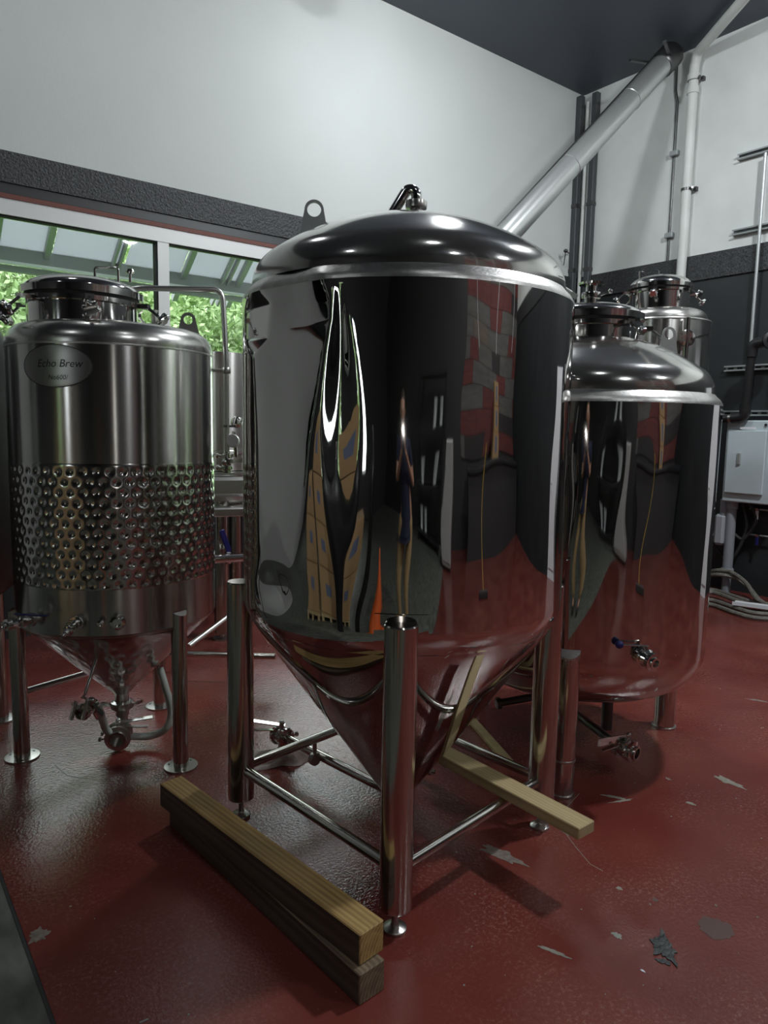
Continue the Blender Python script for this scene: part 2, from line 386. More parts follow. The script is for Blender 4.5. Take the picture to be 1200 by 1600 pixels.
# ================================================================ LAMPS
lamp_em = mat('lamp_glow', (1, 1, 1), .5, emit=((.93, .97, 1.0), LAMP_E))
LAMP_K = (2.0, .3, 5.6, .2, 2.8, 1.4, .35)     # lamps differ in strength
LAMPS = [(3.75, 3.7, 'white globe lamp under the ceiling nearest the pipe corner'), (.55, 3.9, 'white globe lamp hanging above the brushed fermenter by the window'),
         (4.5, 1.0, 'white globe lamp above the floor beside the right wall door'), (.9, -.2, 'white globe lamp hanging above the photographer'),
         (4.6, -3.2, 'white globe lamp in front of the coloured plank wall'), (.9, -3.6, 'white globe lamp above the dark back counter'),
         (-3.2, 1.2, 'white globe lamp above the stacked cardboard boxes')]
proto = None
for i, (x, y, lb) in enumerate(LAMPS):
    if proto is None:
        proto = thing('ceiling_lamp', lb, 'lamp', (0, 0, 0), 'globe lamps under the ceiling')
        G().lathe([(0.001, 0), (.06, 0), (.14, -.05), (.15, -.09), (0.001, -.09)], (0, 0, .17), n=24).build('housing', mat('lamp_housing', (.5, .5, .5), .5), proto)
        G().lathe([(.145*math.sin(a), -.10*math.cos(a)) for a in np.linspace(.001, PI*.5, 8)], (0, 0, .078), n=24, cap=False).build('diffuser', lamp_em, proto)
        G().cyl((0, 0, .17), (0, 0, .30), .012).build('stem', darksteel, proto)
        o = proto
    else:
        o = copy_tree(proto); o['label'] = lb
    o.location = (x, y, 4.9)
    ml = lamp_em.copy(); ml.name = 'lamp_glow_%d' % i; ml.node_tree.nodes['Principled BSDF'].inputs['Emission Strength'].default_value = LAMP_E*LAMP_K[i]
    for ch in o.children:
        if ch.name.startswith('diffuser'): ch.material_slots[0].link = 'OBJECT'; ch.material_slots[0].material = ml

# ================================================================ MAIN TANK (mirror polished, dented)
MT = (1.622, 2.004); MR = .572
def sst(a, b, x):
    t = np.clip((x-a)/(b-a), 0, 1); return t*t*(3-2*t)
def smin(a, b, k):
    h = np.clip(.5+.5*(b-a)/k, 0, 1); return b*(1-h)+a*h-k*h*(1-h)
def main_r(th, z, R):
    """radius of the dented shell; th in degrees (numpy), z height"""
    th = np.asarray(th, float); z = np.asarray(z, float)
    dep = np.interp(z, [.86, .98, 1.15, 1.45, 1.70, 1.80, 1.86, 1.913, 1.955], [0, .004, .008, .014, .023, .028, .026, .019, .010])
    cen = np.interp(z, [.9, 1.3, 1.75, 1.9], [186, 189, 191, 192])
    d = (R-dep)/np.maximum(np.cos(np.radians(np.clip(th-cen, -75, 75))), .2)
    r = smin(np.full_like(d, R), d, .0025)
    # two small folded facets of the crumpled corner under the rim
    for c2, zz2, dd2 in ((178.5, [1.70, 1.775, 1.87, 1.925], [-.004, .0185, .019, -.002]),):
        d2 = (R-np.interp(z, zz2, dd2))/np.maximum(np.cos(np.radians(np.clip(th-c2, -75, 75))), .2)
        r = smin(r, d2, .002)
    # groove running down from the crease point
    wid = np.interp(z, [1.0, 1.45, 1.75, 1.80], [9, 6.5, 2.2, 1.5]); amp = np.interp(z, [.93, 1.1, 1.4, 1.70, 1.78, 1.9], [0, .003, .009, .016, .014, .001])
    r = r - amp*np.exp(-((th-211.5)/wid)**2)
    # low dimple near the foot of the dent and slight waviness everywhere
    r = r - .014*np.exp(-((th-186)/8)**2-((z-1.0)/.05)**2)
    r = r + .0009*np.sin(np.radians(th)*9+z*2.1)*np.sin(z*5+1) + .0005*np.sin(np.radians(th)*23+z*3)*np.sin(z*9)
    r = r - .0022*np.exp(-((th-226)/9)**2-((z-.95)/.07)**2)
    return r
def shell(c, zs, rs, rf=None, n=360):
    """revolved shell; zs/rs profile; rf(th_deg,z,R) optional radius law"""
    g = G(); th = np.arange(n)*360./n; vs = []
    for z, R in zip(zs, rs):
        r = rf(th, np.full(n, z), R) if rf else np.full(n, R)
        vs += list(zip(c[0]+r*np.cos(np.radians(th)), c[1]+r*np.sin(np.radians(th)), np.full(n, z)))
    fs = [(j*n+i, j*n+(i+1) % n, (j+1)*n+(i+1) % n, (j+1)*n+i) for j in range(len(zs)-1) for i in range(n)]
    g.add(vs, fs); return g
mt = thing('fermentation_tank', 'large dented mirror polished conical tank standing on four tubular legs', 'tank', (MT[0], MT[1], 0))
kn = [(.835, .548), (.848, .556), (.862, .563), (.88, .569), (.90, .572)]
zs = [k[0] for k in kn]+list(np.linspace(.91, 1.913, 130)); rs = [k[1] for k in kn]+[MR]*130
shell(MT, zs, rs, main_r).build('shell', mirror, mt, 180)
bz = [1.913, 1.922, 1.936, 1.950, 1.957]; br = [.572, .571, .562, .548, .543]
shell(MT, bz, br, main_r).build('rim_band', weld, mt, 180)
def dome_prof(r0, z0, h, k=.09, n=24):
    out = []
    for i in range(n+1):
        t = i/n*PI/2; rr = r0*math.cos(t)**.72; zz = z0+h*math.sin(t)**1.0
        out.append((max(rr, 1e-4), zz))
    return out
def dish(r0, z0, h, rk, n=14):
    """torispherical head: knuckle radius rk then crown"""
    out = []
    # crown sphere through apex h, meeting knuckle; solve numerically for crown radius
    lo, hi = h*.6, 50.
    def gap(Rc):
        # knuckle centre at (r0-rk, z0+e); crown centre at (0, z0+h-Rc)
        zc = h-Rc; d = Rc-rk
        return d
    best = None
    for Rc in np.linspace(r0*.9, r0*6, 4000):
        zc = h-Rc; q = (Rc-rk)**2-(r0-rk)**2
        if q < 0: continue
        e = zc+math.sqrt(q)
        if best is None or abs(e-.012) < best[0]: best = (abs(e-.012), Rc, e)
    _, Rc, e = best; a = math.asin((r0-rk)/(Rc-rk))
    out.append((r0, z0))
    for i in range(n+1):
        t = (PI/2-a)*i/n; out.append((r0-rk+rk*math.cos(t), z0+e+rk*math.sin(t)))
    for i in range(1, n+1):
        t = a*(1-i/n); out.append((max(Rc*math.sin(t), 1e-4), z0+h-Rc+Rc*math.cos(t)))
    return out
dp = dish(.540, 1.957, .262, .115)
G().lathe(dp, (MT[0], MT[1], 0), n=180, cap=False).build('dome', dusty, mt, 60)
cone = [(.548, .835), (.538, .816), (.50, .757), (.40, .615), (.30, .472), (.20, .330), (.10, .187), (.062, .133), (.05, .128)]
G().lathe(cone, (MT[0], MT[1], 0), n=200).build('cone', mirror, mt, 60)
FL = {'L': (1.158, 2.386), 'F': (1.25, 1.541), 'R': (2.043, 1.656), 'B': (1.951, 2.501)}
for k, (x, y) in FL.items():
    zt = .945 if k != 'L' else .925
    lg = G().lathe([(.046, .074), (.0495, .078), (.0495, zt-.004), (.046, zt)], (x, y, 0), n=32).build('leg', tube_st, mt)
    G().lathe([(.035, .0), (.036, .003), (.036, .009), (.030, .013), (.014, .018), (.0105, .024), (.0105, .080)], (x, y, 0), n=24).build('levelling_foot', satin, lg)
    a = math.degrees(math.atan2(y-MT[1], x-MT[0]))
    # doubler pad welded on the shell behind the leg
    pg = G(); n_ = 14; ths = np.linspace(a-8, a+8, n_); zz = np.linspace(.852, .966, 6); vs = []
    for off in (-.004, .0028):
        for q in zz:
            base = np.interp(q, [.835, .848, .862, .88, .90], [.548, .556, .563, .569, .572])
            rr = main_r(ths, np.full(n_, q), base)+off
            vs += [(MT[0]+r*math.cos(math.radians(t)), MT[1]+r*math.sin(math.radians(t)), q) for r, t in zip(rr, ths)]
    K = 6*n_; fs = []
    for j in range(5):
        for i in range(n_-1):
            fs += [(j*n_+i, (j+1)*n_+i, (j+1)*n_+i+1, j*n_+i+1), (K+j*n_+i, K+j*n_+i+1, K+(j+1)*n_+i+1, K+(j+1)*n_+i)]
    for i in range(n_-1): fs += [(i, i+1, K+i+1, K+i), (5*n_+i, K+5*n_+i, K+5*n_+i+1, 5*n_+i+1)]
    for j in range(5): fs += [(j*n_, K+j*n_, K+(j+1)*n_, (j+1)*n_), (j*n_+n_-1, (j+1)*n_+n_-1, K+(j+1)*n_+n_-1, K+j*n_+n_-1)]
    pg.add(vs, fs).build('leg_pad', mirror, mt)
for a, b in (('L', 'F'), ('F', 'R'), ('R', 'B'), ('B', 'L')):
    G().cyl((*FL[a], .195), (*FL[b], .195), .019, 20).build('cross_bar', tube_st, mt)
def lug(c, r_in, r_out, deg, z0, z1, m, parent, twist=0., hole=.022, w=None):
    """lifting eye: radial plate with a rounded top and a hole"""
    d = Vector((math.cos(math.radians(deg)), math.sin(math.radians(deg)), 0)); d2 = Matrix.Rotation(math.radians(twist), 3, 'Z') @ d
    base = Vector((c[0], c[1], 0))+d*((r_in+r_out)/2); hw = (r_out-r_in)/2; rt = hw*.55; n = 32
    cz = z1-rt; outl = []; hol = []
    for i in range(n):
        a = 2*PI*i/n; hol.append(base+d2*(hole*math.cos(a))+Vector((0, 0, cz+hole*math.sin(a))))
        if 0 <= a <= PI: p = (rt*math.cos(a), cz+rt*math.sin(a))
        else:
            t = (a-PI)/PI
            if t < .33: q = t/.33; p = (-rt+(rt-hw)*q, cz+(z0-cz)*q)
            elif t < .67: q = (t-.33)/.34; p = (-hw+2*hw*q, z0)
            else: q = (t-.67)/.33; p = (hw+(rt-hw)*q, z0+(cz-z0)*q)
        outl.append(base+d2*p[0]+Vector((0, 0, p[1])))
    nrm = Vector((-d2.y, d2.x, 0))*.010
    return G().plate([p-nrm/2 for p in outl], nrm, [p-nrm/2 for p in hol]).build('lifting_lug', m, parent, 30)
lug(MT, .27, .39, 146, 2.10, 2.275, galv, mt, hole=.024)
# top outlet: collar, clamp, return bend and the down pipe sloping away behind
top = Vector((1.640, 1.990, 0))
G().lathe([(.078, 2.205), (.078, 2.226), (.050, 2.237), (.02, 2.239)], top, n=32).build('port_collar', darksteel, mt)
G().lathe([(.021, 2.225), (.021, 2.255), (.036, 2.258), (.038, 2.268), (.036, 2.282), (.021, 2.286)], top, n=24).build('pipe_clamp', satin, mt)
dback = Vector((.12, .99, 0)).normalized()
side = Vector((-.62, .78, 0)).normalized()
arc = [top+Vector((0, 0, 2.275)), top+Vector((0, 0, 2.296))]+[top+Vector((0, 0, 2.298))+side*(.024*(1-math.cos(a)))+Vector((0, 0, .024*math.sin(a))) for a in np.linspace(.15, PI*.70, 10)]
arc += [top+side*.118+Vector((0, 0, 2.195))]
G().tube(arc, .0185, 16).build('return_pipe', polished, mt)

# ---- generic fittings
def ferrule(parent, p, axis, r=.025, L=.05, name='ferrule', m=None):
    x, y, a = frame_of(axis)
    return G().lathe([(r*.8, 0), (r*.8, L*.35), (r*1.25, L*.4), (r*1.35, L*.5), (r*1.35, L*.62), (r*1.25, L*.72), (r*.8, L*.78), (r*.8, L), (r*.6, L), (r*.6, L*.6), (.001, L*.6)], p, axis, 24).build(name, m or polished, parent)
def butterfly(parent, p, axis, hdir, r=.027, up=(0, 0, 1), hl=.13, m=None, forked=True, hs=(.020, .004)):
    """butterfly valve: clamp flange, body, second flange and a two-blade squeeze handle"""
    p = Vector(p); a = Vector(axis).normalized(); u = Vector(up); u = (u-a*u.dot(a)).normalized(); h = Vector(hdir).normalized()
    m = m or polished
    b = G().lathe([(r*.8, 0), (r*.8, .008), (r*1.45, .012), (r*1.45, .026), (r*1.1, .030), (r*1.2, .034), (r*1.2, .060), (r*1.1, .064), (r*1.45, .068), (r*1.45, .082), (r*1.0, .086), (r*1.0, .100), (r*.75, .100), (r*.75, .06), (.001, .06)], p, a, 28).build('valve', m, parent)
    c = p+a*.047
    G().cyl(c, c+u*(r*1.2+.022), .009).ball(c+u*(r*1.2+.026), .013, 10).build('stem', m, b)
    q = c+u*(r*1.2+.016)
    hg = G().bar(q-h*.014, q+h*hl, hs[0], hs[1], up=u)
    if forked: hg.bar(q-u*.020-h*.008, q+h*(hl*.85)-u*.042, .018, .004, up=u)
    hg.build('handle', m, b)
    w_ = a.cross(u)
    for s_ in (.019, .075):
        k = p+a*s_+w_*(r*1.5)
        G().lathe([(.005, 0), (.005, .012), (.011, .013), (.011, .022), (.004, .024)], k, w_, 8).build('wing_nut', m, b)
    return b
def ball_valve(parent, p, axis, hdir, hm, r=.016, hl=.10, knob=None, up=(0, 0, 1)):
    p = Vector(p); a = Vector(axis).normalized(); h = Vector(hdir).normalized(); u = Vector(up)
    b = G().lathe([(r, 0), (r, .01), (r*1.4, .012), (r*1.4, .03), (r*1.1, .034), (r*1.5, .05), (r*1.1, .066), (r*1.4, .07), (r*1.4, .088), (r*.9, .09), (r*.9, .10), (r*.6, .10), (.001, .07)], p, a, 20).build('valve', polished, parent)
    c = p+a*.05
    G().cyl(c, c+u*(r*1.5+.015), .006).build('stem', polished, b)
    q = c+u*(r*1.5+.012)
    if knob:
        G().tube([q, q+h*hl], .0045, 8).build('handle', polished, b); G().ball(q+h*hl, .017, 12).build('knob', knob, b)
    else:
        G().bar(q, q+h*hl, .016, .006, up=u, bev=.002).build('handle', hm, b)
    return b
# drain pipe of the main tank with its butterfly valve
pz = .108
d0 = Vector((MT[0], MT[1], .13)); d1 = Vector((1.525, 2.665, pz))
G().tube(bend([d0, (MT[0], MT[1], pz), d1], .05), .0195, 16).build('drain_pipe', tube_st, mt)
da = (d1-Vector((MT[0], MT[1], pz))).normalized()
butterfly(mt, d1, da, Vector((-.72, .55, .12)), r=.030, hl=.15, hs=(.030, .005))
# bracket on the L-B bar that holds the drain pipe
bp = Vector((1.575, 2.336, 0)); lb = Vector((1.158, 2.386, 0)).lerp(Vector((1.951, 2.501, 0)), .5); bb = Vector((1.158, 2.386, .195)).lerp(Vector((1.951, 2.501, .195)), .46)
G().cyl(bb, bb-Vector((0, 0, .09)), .009).lathe([(.026, -.012), (.028, -.008), (.028, .008), (.026, .012)], (bb.x, bb.y, pz), da, 20).build('pipe_hanger', satin, mt)
ferrule(mt, (1.695, 1.945, .215), (.55, -.80, -.1), .012, .05, 'sample_port')

# ================================================================ RIGHT MIRROR TANK
RT = (2.79, 2.107); RR = .583
rt = thing('serving_tank', 'mirror polished round bottomed tank on short legs right of the dented tank', 'tank', (RT[0], RT[1], 0))
def rt_r(th, z, R):
    return R + .0010*np.sin(np.radians(th)*11+z*3)*np.sin(z*6+.4)+.0007*np.sin(np.radians(th)*27-z*4)*np.sin(z*8)
kn = [(.330, .30), (.342, .40), (.365, .475), (.40, .530), (.445, .563), (.49, .579), (.53, .583)]
shell(RT, [k[0] for k in kn]+list(np.linspace(.58, 1.619, 90)), [k[1] for k in kn]+[RR]*90, rt_r, 300).build('shell', mirror, rt, 180)
G().lathe([(.30, .330), (.20, .320), (.05, .315), (.03, .30)], (RT[0], RT[1], 0), n=120).build('bottom_dish', mirror, rt, 60)
shell(RT, [1.619, 1.628, 1.645, 1.660, 1.668], [.583, .582, .572, .556, .550], None, 200).build('rim_band', weld, rt, 180)
rdp = dish(.548, 1.668, .275, .12)
G().lathe(rdp, (RT[0], RT[1], 0), n=160, cap=False).build('dome', dusty, rt, 60)
for x, y, rr_, zt in ((2.315, 1.768, .046, .615), (3.300, 1.905, .052, .50), (2.765, 2.69, .046, .615)):
    lg = G().lathe([(rr_, .004), (rr_, zt-.028)], (x, y, 0), n=32).build('leg', tube_st, rt)
    G().lathe([(rr_*1.16, .0), (rr_*1.16, .010), (rr_, .012)], (x, y, 0), n=32).build('foot_ring', satin, lg)
    if rr_ < .05: G().lathe([(rr_+.001, .150), (rr_+.0025, .152), (rr_+.0025, .158), (rr_+.001, .160)], (x, y, 0), n=32, cap=False).build('sleeve_ring', satin, lg)
    if rr_ < .05:
        d = Vector((RT[0]-x, RT[1]-y, 0)).normalized(); vs = [(x+rr_*math.cos(2*PI*k_/28), y+rr_*math.sin(2*PI*k_/28), zt+dz+.55*rr_*(math.cos(2*PI*k_/28)*d.x+math.sin(2*PI*k_/28)*d.y)) for dz in (-.03, .004) for k_ in range(28)]
        G().add(vs, [(k_, (k_+1) % 28, 28+(k_+1) % 28, 28+k_) for k_ in range(28)]+[tuple(range(28, 56)), tuple(range(27, -1, -1))]).build('leg_cap', weld, lg)
G().lathe([(.028, .0), (.028, .335)], (3.03, 2.06, 0), n=24).build('support_post', darksteel, rt)
def manhole(parent, c, zb, r, hcol, hlid, ncl, a0, m, knob_up=False, handle=None, kr=.02):
    """collar, clamp ring, domed lid, swing bolts with star knobs"""
    cc = (c[0], c[1], 0); zt = zb+hcol
    col = G().lathe([(r, zb-.04), (r, zt-.035), (r*1.09, zt-.033), (r*1.09, zt-.015), (r*1.02, zt-.013), (r*1.02, zt)], cc, n=64, cap=False).build('manway_collar', m, parent, 30)
    G().lathe([(r*1.02, zt-.012), (r*1.025, zt-.006), (r*1.025, zt)], cc, n=64, cap=False).build('gasket', rubber, col)
    G().lathe([(r*1.115, zt), (r*1.115, zt+.028), (r*1.05, zt+.028)]+[(max(r*1.05*math.cos(t), 1e-4), zt+.028+hlid*math.sin(t)) for t in np.linspace(.05, PI/2, 14)], cc, n=64).build('manway_lid', m, parent, 35)
    for k in range(ncl):
        a = math.radians(a0+360*k/ncl); d = Vector((math.cos(a), math.sin(a), 0)); t = Vector((-d.y, d.x, 0))
        p = Vector(cc)+d*(r*1.09)+Vector((0, 0, zt-.028))
        g = G().bar(p-d*.02, p+d*.045, .035, .020)
        cl = g.build('clamp_bracket', m, parent)
        tilt = Vector((0, 0, -1))*(.55+.25*random.random())+d*.9 if not knob_up else Vector((0, 0, -.5))+d
        tilt.normalize(); q = p+d*.035
        G().tube([q, q+tilt*.075], .0065, 8).build('swing_bolt', m, cl)
        kx, ky, ka = frame_of(tilt); e = q+tilt*.075; vs = []; n = 36
        for zq, sc in ((0, .8), (.006, 1.), (.020, 1.), (.026, .8)):
            for i in range(n):
                b = 2*PI*i/n; rr = kr*sc*(1+.16*math.cos(6*b)); vs.append(e+ka*zq+kx*rr*math.cos(b)+ky*rr*math.sin(b))
        fs = [(j*n+i, j*n+(i+1) % n, (j+1)*n+(i+1) % n, (j+1)*n+i) for j in range(3) for i in range(n)]+[tuple(range(n-1, -1, -1)), tuple(3*n+i for i in range(n))]
        G().add(vs, fs).build('star_knob', m, cl)
    if handle:
        hp = Vector(cc)+Vector(handle[0]); dd = Vector(handle[1]); zz = zt+.028+hlid*.55
        G().tube(bend([hp-dd*.5+Vector((0, 0, zz)), hp-dd*.5+Vector((0, 0, zz+handle[2])), hp+dd*.5+Vector((0, 0, zz+handle[2])), hp+dd*.5+Vector((0, 0, zz))], .012), .0055, 10).build('lid_handle', m, parent)
manhole(rt, RT, 1.925, .215, .075, .055, 6, 15, polished, kr=.017)
rc = Vector((RT[0], RT[1], 0))
G().lathe([(.030, 2.04), (.030, 2.105), (.042, 2.108), (.044, 2.122), (.042, 2.134), (.026, 2.138), (.026, 2.165), (.056, 2.168), (.058, 2.178), (.02, 2.18)], rc, n=28).build('top_ferrule', polished, rt)
k = rc+Vector((.05, .03, 2.12)); G().tube([k, k+Vector((.05, -.06, .03))], .005, 8).ball(k+Vector((.05, -.06, .03)), .011, 10).build('clamp_wing', polished, rt)
G().tube(spline([rc+Vector((-.045, .045, 2.115)), rc+Vector((-.09, .10, 2.16)), rc+Vector((-.15, .16, 2.175)), rc+Vector((-.22, .24, 2.12)), rc+Vector((-.26, .30, 1.98)), rc+Vector((-.27, .33, 1.86))]), .011, 10).build('vent_hose', hose_w, rt)
lug(RT, .29, .40, -64, 1.78, 1.965, galv, rt, twist=35, hole=.022)
# front sample valve with blue knobs, and the drain valve by the floor
vp = Vector((RT[0], RT[1], 0))+Vector((-.255, -.521, 0)).normalized()*RR; vp.z = .607
va = Vector((-.25, -.96, -.12)).normalized()
v = ball_valve(rt, vp-va*.012, va, Vector((-.80, .60, .05)), None, r=.026, hl=.115, knob=blue)
dp0 = Vector((RT[0], RT[1], .31)); de = Vector((2.670, 1.760, .125))
G().tube(bend([dp0, (RT[0], RT[1], .14), de], .06), .019, 14).build('drain_pipe', darksteel, rt)
dax = (de-Vector((RT[0], RT[1], .14))).normalized()
butterfly(rt, de, Vector((.12, -.97, -.1)), Vector((-.9, .30, -.03)), r=.032, hl=.15, hs=(.006, .034))
sa, sb_ = at_z(782, 1098, .22), at_z(850, 1086, .25); sdv = (sa-sb_).normalized()
G().tube([sb_, sa], .018, 14).lathe([(.026, 0), (.028, .004), (.028, .02), (.02, .024)], sa, sdv, 14).build('side_pipe', darksteel, rt)

# ================================================================ LEFT BRUSHED TANK (dimple jacket)
LT = (.995, 3.307); LR = .432
lt = thing('conical_fermenter', 'brushed steel conical fermenter with dimpled jacket and nameplate left of the dented tank', 'tank', (LT[0], LT[1], 0))
def dimpled(c, z0, z1, rlaw, pitch_t, pitch_z, amp, sig, m, parent, name, n=560, zstep=.0052):
    zsn = max(2, int((z1-z0)/zstep)); zz = np.linspace(z0, z1, zsn+1); th = np.arange(n)*2*PI/n; vs = []
    cnt = pitch_t
    for zq in zz:
        R = rlaw(zq); dsum = np.zeros(n)
        kr = round((zq-z0-pitch_z*.5)/pitch_z)
        for kk in (kr-1, kr, kr+1):
            zc = z0+pitch_z*(kk+.5)
            if zc < z0+.012 or zc > z1-.012: continue
            ph = (kk % 2)*.5; u = (th*cnt/(2*PI)-ph) % 1.0; u = np.minimum(u, 1-u)*2*PI*R/cnt
            rr2 = u*u+(zq-zc)**2
            dsum += np.exp(-rr2/sig**2)
        edge = min(1, (zq-z0)/.006, (z1-zq)/.006)
        r = R + (.0016 - amp*dsum)*max(edge, 0)
        vs += list(zip(c[0]+r*np.cos(th), c[1]+r*np.sin(th), np.full(n, zq)))
    fs = [(j*n+i, j*n+(i+1) % n, (j+1)*n+(i+1) % n, (j+1)*n+i) for j in range(zsn) for i in range(n)]
    return G().add(vs, fs).build(name, m, parent, 180)
satin_b = mat('satin_jacket_steel', (.55, .54, .52), .15, 1., aniso=.6)
G().lathe([(LR, .640), (LR, .828)], (*LT, 0), n=160, cap=False).build('lower_shell', brushed, lt, 40)
dimpled(LT, .828, 1.338, lambda z: LR, 54, .0415, .0052, .0110, satin_b, lt, 'dimple_jacket')
G().lathe([(LR, 1.336), (LR, 1.806)], (*LT, 0), n=160, cap=False).build('upper_shell', brushed, lt, 40)
G().lathe([(LR+.0015, 1.803), (LR+.002, 1.807), (LR+.0015, 1.811)], (*LT, 0), n=160, cap=False).build('weld_seam', weld, lt)
G().lathe(dish(LR, 1.810, .125, .085), (*LT, 0), n=160, cap=False).build('top_head', mat('satin_head', (.56, .555, .53), .24, 1.), lt, 60)
dimpled(LT, .30, .632, lambda z: np.interp(z, [.30, .600, .625, .64], [.095, .395, .418, .428]), 34, .045, .003, .012, satin_b, lt, 'cone', 300, .008)
G().lathe([(LR, .640), (.424, .628), (.416, .622)], (*LT, 0), n=160, cap=False).build('cone_rim', satin, lt)
G().lathe([(.097, .302), (.04, .245), (.032, .235), (.032, .20)], (*LT, 0), n=40).build('cone_outlet', satin, lt)
LLEG = [(.577, 3.395), (1.12, 2.901), (1.289, 3.624)]
for i, (x, y) in enumerate(LLEG):
    zt = (.70, .715, .62)[i]
    d = Vector((LT[0]-x, LT[1]-y, 0)).normalized(); n = 28; rr_ = .034; vs = []
    for j, zz_ in enumerate((.006, None)):
        for k_ in range(n):
            a = 2*PI*k_/n; px, py = rr_*math.cos(a), rr_*math.sin(a)
            vs.append((x+px, y+py, zz_ if zz_ else zt-.010+.5*(px*d.x+py*d.y)))
    lg = G().add(vs, [(k_, (k_+1) % n, n+(k_+1) % n, n+k_) for k_ in range(n)]+[tuple(range(n-1, -1, -1)), tuple(range(n, 2*n))]).build('leg', tube_st, lt)
    G().lathe([(.072, 0), (.072, .008), (.036, .010)], (x, y, 0), n=36).build('foot_plate', satin, lg)
    for q in (0, 120, 240):
        G().lathe([(.007, .008), (.007, .0092), (.001, .0092)], (x+.053*math.cos(math.radians(q+20)), y+.053*math.sin(math.radians(q+20)), 0), n=10).build('bolt_hole', rubber, lg)
for a, b in ((0, 2),):
    G().cyl((*LLEG[a], .30), (*LLEG[b], .30), .014, 16).build('cross_bar', satin, lt)
lid_c = (.880, 3.330)
manhole(lt, lid_c, 1.915, .226, .115, .065, 6, 200, polished, handle=((.085, -.06, 0), (.080, -.066, 0), .075), kr=.032)
kb = Vector((.935, 3.42, 0))
G().lathe([(.006, 2.10), (.006, 2.135), (.014, 2.137), (.020, 2.146), (.014, 2.156), (.004, 2.158)], Vector((1.055, 3.235, .012)), n=14).build('lid_knob', polished, lt)
G().lathe([(.012, 1.92), (.012, 1.985), (.018, 1.987), (.018, 1.995)], (1.135, 3.17, 0), n=14).build('vent_stub', satin, lt)
lug(LT, .265, .385, -22, 1.86, 2.005, satin, lt, hole=.020)
# gas arm: runs across from the lid, down outside of the shell to a valve
PX, PY = 1.455, 3.130
G().tube(bend([(1.02, 3.315, 2.075), (1.10, 3.274, 2.100), (1.443, 3.138, 2.118), (PX, PY, 1.80), (PX, PY, 1.37)], .05), .0125, 14).build('blowoff_arm', satin, lt)
G().cyl((1.40, 3.165, 1.752), (PX, PY, 1.752), .008).lathe([(.019, -.014), (.021, -.010), (.021, .010), (.019, .014)], (PX, PY, 1.752), n=16).build('arm_bracket', satin, lt)
ar = Vector((.88, .47, 0)).normalized()
G().bar((PX-.03, PY-.02, 1.495), (PX+.05, PY+.026, 1.495), .014, .010).lathe([(.013, 0), (.026, .012), (.028, .035), (.020, .05), (.010, .052)], (PX+.062, PY+.033, 1.49), (.25, .1, 1), 18).build('relief_valve', polished, lt)
G().lathe([(.030, 0), (.032, .006), (.032, .022), (.028, .026), (.001, .026)], (PX+.03, PY-.005, 1.425), Vector((-.55, -.8, .15)), 24).build('pressure_gauge', mat('gauge_face', (.50, .50, .48), .35, .3), lt)
G().tube([(PX+.045, PY+.02, 1.47), (PX+.055, PY+.025, 1.41), (PX+.06, PY+.03, 1.35)], .009, 10).build('gauge_arm', polished, lt)
bv = butterfly(lt, (PX, PY, 1.375), (0, 0, -1), Vector((.93, -.2, .10)), r=.018, up=(-.65, -.75, 0), hl=.085, forked=False)
# lower fittings
def on_lt(deg, z): return Vector((LT[0]+LR*math.cos(math.radians(deg)), LT[1]+LR*math.sin(math.radians(deg)), z))
p1 = on_lt(206, .700); n1 = (p1-Vector((*LT, .700))).normalized()
ferrule(lt, p1, n1, .022, .05); ball_valve(lt, p1+n1*.045, Vector((-.9, -.3, 0)), Vector((.78, -.6, -.03)), blue, r=.017, hl=.13)
p2 = on_lt(232, .700); n2 = (p2-Vector((*LT, .700))).normalized()
ferrule(lt, p2, n2, .023, .04)
q2 = p2+n2*.035; a2 = Vector((-.62, -.75, -.20)).normalized()
G().lathe([(.020, 0), (.021, .012), (.027, .014), (.027, .022), (.019, .024), (.019, .03), (.024, .032), (.024, .04), (.016, .042), (.016, .048), (.020, .05), (.020, .056), (.012, .06), (.010, .085), (.006, .088), (.006, .115)], q2, a2, 18).build('sample_valve', polished, lt)
p3 = on_lt(252, .700); n3 = (p3-Vector((*LT, .700))).normalized()
ferrule(lt, p3, n3, .024, .04); ferrule(lt, p3+Vector((-.062, .012, .0)), n3, .012, .035, 'thermowell')
# racking arm off the cone, bottom valve and loop hose
ra = Vector((.83, 3.10, .52))
ferrule(lt, ra+Vector((.03, .05, .0)), Vector((-.4, -.8, -.35)), .022, .05, 'racking_ferrule')
rb = Vector((.765, 3.045, .335))
G().tube([ra+Vector((0, -.02, -.01)), rb+Vector((0, 0, .03))], .008, 10).build('racking_rod', polished, lt)
butterfly(lt, rb+Vector((.05, .03, -.03)), Vector((-.8, -.5, -.15)), Vector((.5, .1, -.75)), r=.024, up=(.1, -.6, .7), hl=.085)
for s_ in (-.02, .02):
    G().cyl(rb+Vector((-.02+s_, -.02-s_*.5, .01)), rb+Vector((-.045+s_, -.035-s_*.5, -.06)), .009, 10).build('clamp_bolt', polished, lt)
lv = Vector((LT[0], LT[1], .20))
G().lathe([(.032, 0), (.05, -.005), (.052, -.02), (.05, -.034), (.03, -.038), (.03, -.07)], lv, n=28).build('outlet_clamp', satin, lt)
for s_ in (-1, 1): G().bar(lv+Vector((.045*s_, -.05*s_*.5, -.02)), lv+Vector((.085*s_, -.09*s_*.4, -.008)), .014, .012).build('clamp_wing', polished, lt)
G().tube(bend([lv+Vector((0, 0, -.06)), lv+Vector((0, 0, -.125)), lv+Vector((-.03, -.06, -.125))], .03), .025, 16).build('outlet_elbow', satin, lt)
butterfly(lt, lv+Vector((-.025, -.05, -.125)), Vector((-.45, -.89, -.05)), Vector((.9, -.25, .03)), r=.040, hl=.15, m=satin, hs=(.030, .005))
